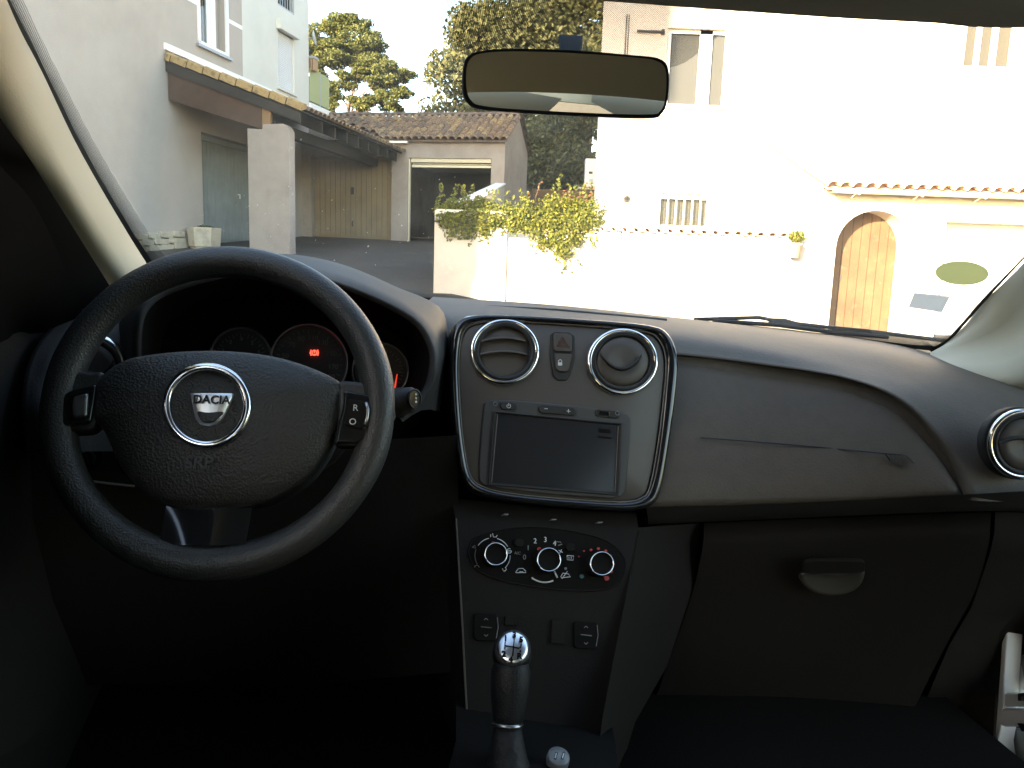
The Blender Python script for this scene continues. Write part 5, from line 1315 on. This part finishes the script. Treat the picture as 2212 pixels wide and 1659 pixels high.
# stickers in the lower corner
def sticker(poly, m, name, lab):
    P_ = [on_glass(x, y, .0035) for x, y in poly]
    return MB().prism(P_, (SEAT - P_[0]).normalized() * .0006).build(name, m, car, label=lab)
M_st1 = mat('green_sticker', (.30, .34, .10), .6); M_st2 = mat('grey_sticker', (.20, .20, .20), .6)
for m_ in (M_st1, M_st2):      # thin paper lets some daylight through
    n_ = m_.node_tree.nodes; l_ = m_.node_tree.links; tl_ = n_.new('ShaderNodeBsdfTranslucent'); ms_ = n_.new('ShaderNodeMixShader'); ms_.inputs[0].default_value = .7
    tl_.inputs[0].default_value = (.74, .73, .46, 1) if m_ is M_st1 else (.80, .79, .75, 1)
    o_ = [x for x in n_ if x.type == 'OUTPUT_MATERIAL'][0]
    l_.new(n_['Principled BSDF'].outputs[0], ms_.inputs[1]); l_.new(tl_.outputs[0], ms_.inputs[2]); l_.new(ms_.outputs[0], o_.inputs[0])
sticker([(2078 + 58 * math.cos(k * .196), 590 + 26 * math.sin(k * .196) + 2 * math.cos(k * .196)) for k in range(32)], M_st1, 'sticker', 'round green sticker on the windscreen')
sticker([(1975, 632), (2053, 640), (2035, 675), (1962, 664)], M_st2, 'sticker', 'grey rectangular sticker on the windscreen')
# dried spots on the glass
sm = MB()
for i in range(90):
    x = random.gauss(610, 120) if i % 3 else random.gauss(900, 140); y = random.gauss(470, 90)
    if not (330 < x < 1250 and 250 < y < 620): continue
    p = on_glass(x, y, .0015); r_ = random.uniform(.0004, .0012) * (1 if random.random() < .85 else 1.8)
    tn = (SEAT - p).normalized(); u_ = tn.orthogonal().normalized(); w_ = tn.cross(u_)
    sm.add([p + (u_ * math.cos(k * 1.047) + w_ * math.sin(k * 1.047) * .7) * r_ * random.uniform(.6, 1.2) for k in range(6)], [tuple(range(6))])
sm.build('dried_spots', mat('dried_dirt', (.55, .52, .45), .9), car, kind='stuff')
# cowl and bonnet in front of the glass
cw = [[p + Vector((0, .005, -.012)) for p in GB], [p + Vector((0, .10, -.045)) for p in GB], [p + Vector((0, .16, -.05)) for p in GB]]
MB().grid(cw).build('cowl', M_rub, car, smooth=True)
bo = [[p + Vector((0, .14, -.052)) for p in GB], [p + Vector((0, .55, -.14)) for p in GB], [p + Vector((0, .85, -.27)) for p in GB], [p + Vector((0, .95, -.5)) for p in GB]]
MB().grid(bo).build('bonnet', M_body, car, smooth=True)
# wiper
wp = lambda l: [at(x, y, yy) for x, y, yy in l]
wi = MB().tube(wp([(1500, 690, 1.62), (1640, 686, 1.60), (1700, 697, 1.58), (1780, 706, 1.55), (1880, 716, 1.50), (2060, 738, 1.40)]), .0045, 8).build('wiper', M_rub, car, smooth=True, label='black wiper blade resting at the foot of the windscreen')
MB().prism(wp([(1655, 688, 1.575), (1700, 689, 1.57), (1732, 698, 1.555), (1728, 707, 1.555), (1672, 703, 1.57)]), (0, .012, .0)).build('wiper_joint', M_rub, wi, bevel=.002)
MB().tube(wp([(1540, 693, 1.60), (1680, 702, 1.565), (1800, 718, 1.53), (1920, 728, 1.46)]), .005, 8).build('wiper_arm', M_rub, wi)
MB().prism(wp([(1785, 703, 1.535), (1880, 712, 1.49), (1890, 722, 1.485), (1800, 716, 1.53)]), (0, .01, 0)).build('wiper_spoiler', M_rub, wi, bevel=.002)

# ---- pillars, headlining, roof, doors
def strip(rows_, name, m, n=24, lab=None, smooth=True, parent=car):
    rr_ = [crs(r, n) for r in rows_]; cc_ = [crs([r[j] for r in rr_], 12) for j in range(n)]
    return MB().grid([[cc_[j][i] for j in range(n)] for i in range(12)]).build(name, m, parent, smooth=smooth, label=lab)
strip([ats([(6, -20, .665), (46, 70, .74), (93, 160, .83), (174, 328, 1.01), (270, 494, 1.21), (330, 590, 1.33)]), ats([(-16, 0, .635), (24, 95, .71), (74, 190, .80), (152, 350, .975), (246, 510, 1.165), (310, 605, 1.28)]), ats([(-55, 50, .62), (-14, 140, .695), (50, 245, .79), (128, 384, .955), (218, 538, 1.14), (284, 634, 1.25)]), ats([(-90, 112, .66), (-50, 202, .735), (26, 312, .84), (102, 428, 1.005), (188, 566, 1.18), (258, 656, 1.28)]), ats([(-116, 140, .74), (-76, 225, .82), (4, 334, .93), (82, 446, 1.10), (166, 584, 1.27), (236, 672, 1.34)])], 'pillar_trim', M_trim, lab='beige trim of the left windscreen pillar')
strip([ats([(-90, 100, .60), (-2, 250, .715), (58, 334, .80), (108, 412, .92), (226, 600, 1.15), (264, 664, 1.22)]), ats([(-150, 150, .565), (-60, 290, .67), (40, 430, .86), (160, 690, 1.12)]), ats([(-190, 190, .56), (-90, 320, .66), (10, 470, .85), (120, 700, 1.08)])], 'door_seal', M_void)
strip([ats([(-150, 170, .57), (-5, 352, .70), (90, 470, .88), (190, 700, 1.12)]), ats([(-190, 230, .55), (-25, 420, .68), (50, 530, .84), (120, 715, 1.06)]), ats([(-260, 300, .54), (-100, 480, .64), (0, 600, .78), (40, 725, 1.0)]), ats([(-300, 500, .54), (-160, 600, .62), (-60, 680, .74), (0, 740, .9)])], 'mirror_corner_trim', M_void)  # corner trim, widened over the side window to keep that edge dark
# right pillar
strip([ats([(2012, 762, 1.335), (2040, 742, 1.30), (2082, 705, 1.255), (2120, 658, 1.21), (2172, 607, 1.15), (2216, 565, 1.11), (2330, 440, 1.02), (2470, 290, .93)]) + [SEAT + Vector((1.14, .70, .215))], ats([(2010, 762, 1.30), (2050, 740, 1.22), (2100, 720, 1.15), (2290, 520, 1.0), (2500, 330, .88)][0:1] + [(2130, 700, 1.18), (2228, 580, 1.09), (2440, 330, .92)]) + [SEAT + Vector((1.13, .67, .21))], ats([(2012, 776, 1.27), (2180, 730, 1.13), (2275, 620, 1.05), (2500, 360, .88)]) + [SEAT + Vector((1.14, .63, .20))], ats([(2045, 796, 1.20), (2200, 812, 1.05), (2350, 650, .98), (2560, 420, .84)]) + [SEAT + Vector((1.16, .56, .18))], ats([(2100, 812, 1.16), (2260, 850, 1.02), (2400, 700, 1.0), (2600, 440, .88)]) + [SEAT + Vector((1.20, .58, .18))]], 'pillar_trim', M_trim, lab='beige trim of the right windscreen pillar')
# headlining and roof
hd = [at(-200, -60, .55), at(500, -40, .72), at(1100, -10, .745), at(1300, 2, .75), at(1500, 17, .75), at(1800, 38, .75), at(2010, 49, .75), at(2212, 60, .745), at(2900, 40, .68)]
HD = crs(hd, 30)
xl, xr = SEAT.x - .28, SEAT.x + 1.16
rf = [HD, [p + Vector((0, -.02, .012)) for p in HD], [p + Vector((0, -.06, .012)) for p in HD]]
zr = SEAT.z + .33
def across(y, z, bow=.05, xa=None, xb=None):
    xa = xl if xa is None else xa; xb = xr if xb is None else xb
    return [Vector((xa + (xb - xa) * k / 29, SEAT.y + y, z + bow * math.sin(math.pi * k / 29) ** .7)) for k in range(30)]
rf += [across(.45, SEAT.z + .245), across(.1, SEAT.z + .28), across(-.8, SEAT.z + .28), across(-1.5, SEAT.z + .24), across(-1.75, SEAT.z + .18)]
MB().grid(rf).build('headlining', M_head, car, smooth=True)
ro = [[p + Vector((0, .03, .05)) for p in GT], [Vector((xl - .03 + (xr - xl + .06) * k / 40, SEAT.y + .35, SEAT.z + .32 + .05 * math.sin(math.pi * k / 40) ** .7)) for k in range(41)],
      [Vector((xl - .03 + (xr - xl + .06) * k / 40, SEAT.y - 1.0, SEAT.z + .34 + .05 * math.sin(math.pi * k / 40) ** .7)) for k in range(41)],
      [Vector((xl - .03 + (xr - xl + .06) * k / 40, SEAT.y - 1.85, SEAT.z + .22 + .05 * math.sin(math.pi * k / 40) ** .7)) for k in range(41)]]
MB().grid(ro).build('roof', M_body, car, smooth=True)
# rear of the cabin: hatch frame with its window, side panels, rear pillars, rear bench
hz0, hz1 = SEAT.z - .10, SEAT.z + .20
hatch = MB()
facade(hatch, (xl, SEAT.y - 2.0, 0), (1, 0, 0), (0, 1, 0), -.05, xr - xl + .05, .2, SEAT.z + .30, [(.14, xr - xl - .14, hz0, hz1)], .06)
hatch.build('tailgate', M_head, car)
MB().quad((xl, SEAT.y - 1.97, hz0), (xr, SEAT.y - 1.97, hz0), (xr, SEAT.y - 1.97, hz1), (xl, SEAT.y - 1.97, hz1)).build('rear_window', M_glass, car)
MB().prism([(xl + .52, SEAT.y - 1.955, SEAT.z + .21), (xr - .10, SEAT.y - 1.955, SEAT.z - .11), (xr + .04, SEAT.y - 1.955, SEAT.z - .11), (xr + .04, SEAT.y - 1.955, SEAT.z + .28), (xl + .52, SEAT.y - 1.955, SEAT.z + .28)], (0, .02, 0)).build('rear_pillar_trim', M_trim, car)
MB().prism([(xl - .03, SEAT.y - 1.955, SEAT.z + .24), (xl + .40, SEAT.y - 1.955, SEAT.z + .21), (xl + .30, SEAT.y - 1.955, SEAT.z + .10), (xl + .16, SEAT.y - 1.955, SEAT.z - .11), (xl - .03, SEAT.y - 1.955, SEAT.z - .11)], (0, .03, 0)).build('rear_pillar_trim', M_trim, car)
zb, zt2 = SEAT.z - .18, SEAT.z + .22
sdl = MB()
facade(sdl, (xl - .06, SEAT.y, 0), (0, 1, 0), (-1, 0, 0), -2.0, .48, .16, SEAT.z + .28, [(-.12, .48, zb, zt2), (-1.1, -.24, zb, zt2), (-1.75, -1.25, zb + .06, zt2 - .02)], .08)
sdl.build('side_panel', M_head, car)
sdr = MB()
facade(sdr, (xr + .06, SEAT.y, 0), (0, 1, 0), (1, 0, 0), -2.0, -.12, .16, SEAT.z + .28, [(-1.1, -.24, zb, zt2), (-1.75, -1.25, zb + .06, zt2 - .02)], .08)
sdr.build('side_panel', M_head, car)
sg = MB()
for x in (xl - .09, ): sg.quad((x, SEAT.y - .12, zb), (x, SEAT.y + .48, zb), (x, SEAT.y + .48, zt2), (x, SEAT.y - .12, zt2))
for x in (xl - .09, xr + .09):
    sg.quad((x, SEAT.y - 1.1, zb), (x, SEAT.y - .24, zb), (x, SEAT.y - .24, zt2), (x, SEAT.y - 1.1, zt2))
    sg.quad((x, SEAT.y - 1.75, zb), (x, SEAT.y - 1.25, zb), (x, SEAT.y - 1.25, zt2), (x, SEAT.y - 1.75, zt2))
sg.build('side_glass', M_glass, car)
# driver's door panel
dp = [ats([(-160, 640, .62), (10, 705, .95), (105, 705, 1.08)]), ats([(-220, 720, .60), (-10, 740, .93), (75, 745, 1.04)]), ats([(-240, 900, .60), (-30, 900, .90), (40, 900, 1.0)]), ats([(-200, 1300, .60), (0, 1250, .90), (60, 1200, 1.02)]), ats([(-150, 1700, .60), (60, 1600, .9), (140, 1500, 1.1)])]
MB().grid([crs(r, 12) for r in dp]).build('door_panel', M_low, car, smooth=True)
MB().box(xl - .11, xl - .05, SEAT.y - .1, SEAT.y + 1.36, .16, zb).build('door_skin', M_low, car)
# right door swung open: skin, lining, window frame and glass
hg_ = Vector((xr + .10, SEAT.y + 1.04, 0)); du = Vector((math.sin(R(68)), -math.cos(R(68)), 0)); dn = Vector((du.y, -du.x, 0))
def dbox(a0, a1, t0, t1, z0, z1): return MB().hull8([hg_ + du * a + dn * t + Vector((0, 0, z)) for z in (z0, z1) for a, t in ((a0, t0), (a1, t0), (a1, t1), (a0, t1))])
od_ = dbox(.03, 1.08, -.05, 0, .18, zb).build('open_door', M_body, car, bevel=.015, label='white right front door swung open')
dbox(.06, 1.05, .002, .03, .24, zb - .02).build('door_lining', M_char, od_, bevel=.012)
dbox(.45, .80, .032, .075, .60, .66).build('armrest', M_char, od_, bevel=.012)
dbox(.30, 1.04, -.03, -.005, zt2 - .02, zt2 + .03).build('window_frame', M_body, od_)
dbox(1.0, 1.05, -.03, -.005, zb, zt2 - .02).build('window_frame', M_body, od_)
dbox(.08, 1.0, -.02, -.015, zb, zt2 - .02).build('window_pane', M_glass, od_)
# floor, bulkhead, body shell
MB().box(xl - .08, xr + .04, SEAT.y - 2.0, SEAT.y + 1.3, .14, .17).build('floor', M_carp, car)
MB().box(xl - .08, xr + .02, SEAT.y + 1.30, SEAT.y + 1.34, .14, SEAT.z - .30).build('bulkhead', M_carp, car)
for x0, x1 in ((xl - .12, xl - .06), (xr + .04, xr + .10)):
    MB().box(x0, x1, SEAT.y + 1.36, SEAT.y + 2.2, .16, SEAT.z - .32).build('wing', M_body, car)
# right door aperture: white sill post, door hinge and seal
PJ = Pl.tri(at(2165, 1354, 1.06), at(2148, 1660, 1.03), at(2212, 1500, .98))
jm = PJ.plate(MB(), [(2165, 1355), (2177, 1344), (2168, 1470), (2164, 1560), (2156, 1600), (2162, 1640), (2160, 1700), (2147, 1700), (2148, 1600), (2157, 1480)], -.03, .0).build('door_post', M_body, car, bevel=.003, label='white painted post of the open right door')
PJ.plate(MB(), [(2175, 1420), (2260, 1350), (2260, 1500), (2190, 1490), (2168, 1478), (2170, 1440)], -.06, -.04).build('inner_panel', M_under, jm, bevel=.004)
PJ.plate(MB(), [(2176, 1345), (2260, 1250), (2260, 1380), (2190, 1420), (2172, 1425)], -.045, -.03).build('rubber_boot', M_low, jm, bevel=.006)
PJ.plate(MB(), rrect(2190, 1512, 66, 30, 10), -.03, -.004).build('hinge', M_body, jm, bevel=.008)
PJ.plate(MB(), rrect(2190, 1550, 66, 40, 12), -.03, .0).build('hinge', M_body, jm, bevel=.008)
PJ.plate(MB(), [(2198, 1498), (2230, 1494), (2230, 1506), (2206, 1506), (2204, 1514), (2198, 1514)], -.004, .004).build('hinge_clip', M_rub, jm, bevel=.001)
PJ.plate(MB(), [(2196, 1562), (2230, 1566), (2230, 1582), (2206, 1580)], -.004, .004).build('hinge_clip', M_rub, jm, bevel=.001)
PJ.plate(MB(), [(2170, 1572), (2260, 1580), (2260, 1720), (2178, 1720), (2172, 1640)], -.06, -.04).build('inner_panel', M_under, jm, bevel=.004)
PJ.plate(MB(), [(2160, 1572), (2168, 1572), (2174, 1640), (2168, 1655), (2161, 1620)], -.05, -.032).build('gap_seal', M_rub, jm)
MB().tube([PJ.at(2174, 1572, -.03), PJ.at(2178, 1640, -.03), PJ.at(2172, 1720, -.03)], .003, 6).build('door_edge', M_body, jm)
strip([ats([(2150, 1500, 1.05), (2140, 1720, 1.0)]), ats([(2100, 1480, 1.10), (2060, 1720, 1.05)]), ats([(2000, 1480, 1.2), (1940, 1720, 1.15)])], 'kick_panel', M_low, 6)

# ---- seats
def seat(cx, name_lab, yb, dz=0.0):
    s0 = MB()
    rows_ = []
    for y, z, w in ((yb + .50, .30, .22), (yb + .53, .34, .24), (yb + .50, .385, .25), (yb + .36, .40, .255), (yb + .05, .375, .255), (yb - .04, .37, .25)):
        rows_.append([Vector((cx + w * (-1 + 2 * k / 14), SEAT.y + y, z + dz + .030 * abs(-1 + 2 * k / 14) ** 3 - .06 * (abs(-1 + 2 * k / 14) > .99))) for k in range(15)])
    s0.grid(rows_)
    st_ = s0.build('seat', M_seat, car, smooth=True, label=name_lab)
    b0 = []
    for f, w in ((0, .24), (.3, .25), (.7, .24), (.95, .19), (1.0, .15)):
        y = yb - .06 - .20 * f; z = .40 + .60 * f
        b0.append([Vector((cx + w * math.cos(2 * math.pi * k / 24), SEAT.y + y + .06 * math.sin(2 * math.pi * k / 24), z + .01 * math.sin(2 * math.pi * k / 24))) for k in range(24)])
    q = MB().grid(b0, closed=True); q.f.append(tuple(range(96, 120)))
    q.build('backrest', M_seat, st_, smooth=True)
    MB().box(cx - .2, cx + .2, SEAT.y + yb - .02, SEAT.y + yb + .45, .17, .36).build('seat_base', M_rub, st_, bevel=.02)
    return st_
seat(SEAT.x - .10, 'black cloth driver seat', -.12)
seat(SEAT.x + .74, 'black cloth passenger seat', -.03, -.035)
MB().box(xl + .05, xr - .05, SEAT.y - 1.35, SEAT.y - .85, .20, .46).build('rear_bench', M_seat, car, bevel=.05)
MB().hull8([Vector(p) for p in ((xl + .05, SEAT.y - 1.40, .45), (xr - .05, SEAT.y - 1.40, .45), (xr - .05, SEAT.y - 1.28, .45), (xl + .05, SEAT.y - 1.28, .45), (xl + .05, SEAT.y - 1.62, .92), (xr - .05, SEAT.y - 1.62, .92), (xr - .05, SEAT.y - 1.50, .92), (xl + .05, SEAT.y - 1.50, .92))]).build('rear_backrest', M_seat, car, bevel=.04)

# ---- left air vent and right air vent
vent(203, 795, 68, 68, 1.02, (.12, -1, .25), 'closed', car, 'l')
vent(2203, 958, 74, 73, .89, (-.35, -1, .2), 'far', car, 'r')

# ---- rear view mirror
MC = at(1222, 178, .72)
tgt = Vector((-.03, -1, .062)).normalized(); toe = (SEAT - MC).normalized()
PM = Pl(MC, toe + tgt)
mo = spl([(1040, 108), (1100, 103), (1230, 106), (1380, 118), (1425, 124), (1444, 142), (1447, 180), (1442, 225), (1432, 246), (1410, 255), (1300, 253), (1120, 243), (1035, 235), (1010, 222), (999, 195), (1000, 145), (1010, 120)], 80)
mi = spl([(1042, 115), (1100, 111), (1230, 114), (1380, 125), (1420, 132), (1437, 148), (1440, 180), (1436, 220), (1426, 240), (1406, 247), (1300, 245), (1120, 236), (1040, 228), (1018, 217), (1008, 193), (1008, 148), (1018, 125)], 80)
Om = [PM.at(*p) for p in mo]; Im = [PM.at(*p) for p in mi]; mn = PM.n; mc_ = sum(Om, Vector()) / len(Om)
mir = MB().grid([[mc_ + (p - mc_) * .0 - mn * .034 for p in Om], [mc_ + (p - mc_) * .6 - mn * .033 for p in Om], [mc_ + (p - mc_) * .93 - mn * .02 for p in Om], [p - mn * .006 for p in Om], [a.lerp(b, .4) + mn * .0015 for a, b in zip(Om, Im)], [b - mn * .001 for b in Im]], closed=True).build('rear_view_mirror', M_rub, car, smooth=True, label='black framed rear view mirror on a short stem')
mb = MB(); mb.v = [b - mn * .0005 for b in Im]; mb.f = [tuple(range(len(Im)))]
mb.build('mirror_glass', M_blind, mir)
MB().hull8([at(1208, 110, .76), at(1258, 112, .76), at(1258, 112, .74), at(1208, 110, .74), at(1206, 74, .85), at(1260, 77, .85), at(1260, 77, .80), at(1206, 74, .80)]).build('mirror_stem', M_rub, mir, bevel=.004)

# ---- things lying in the cabin
uc = bpy.data.objects.new('usb_charger', None); COL.objects.link(uc); uc.matrix_world = car.matrix_world.copy()
tag(uc, 'round grey two-port charger plugged into the tray beside the gear lever', 'charger')
M_ch = mat('charger_grey', (.16, .17, .17), .4, metal=.3)
cax = Vector((0, -.22, 1)).normalized(); ctop = at(1207, 1632, .745)
MB().lathe(ctop, cax, [(.0, -.06), (.0125, -.06), (.0125, -.02), (.0138, -.006), (.0128, -.0006), (.0122, 0), (.0, 0)], 28).build('body', M_ch, uc, smooth=True)
PU = Pl(ctop, cax)
c2 = proj_c(ctop)
for dx in (-9, 7):
    PU.plate(MB(), [(c2.x + dx - 2 , c2.y + 6), (c2.x + dx + 2, c2.y - 8), (c2.x + dx + 7, c2.y - 6), (c2.x + dx + 3, c2.y + 8)], .0, .0006).build('port', M_blk, uc)
    PU.plate(MB(), [(c2.x + dx , c2.y + 5), (c2.x + dx + 3, c2.y - 6), (c2.x + dx + 5, c2.y - 5), (c2.x + dx + 2, c2.y + 6)], .0006, .0012).build('contact', M_ink, uc)
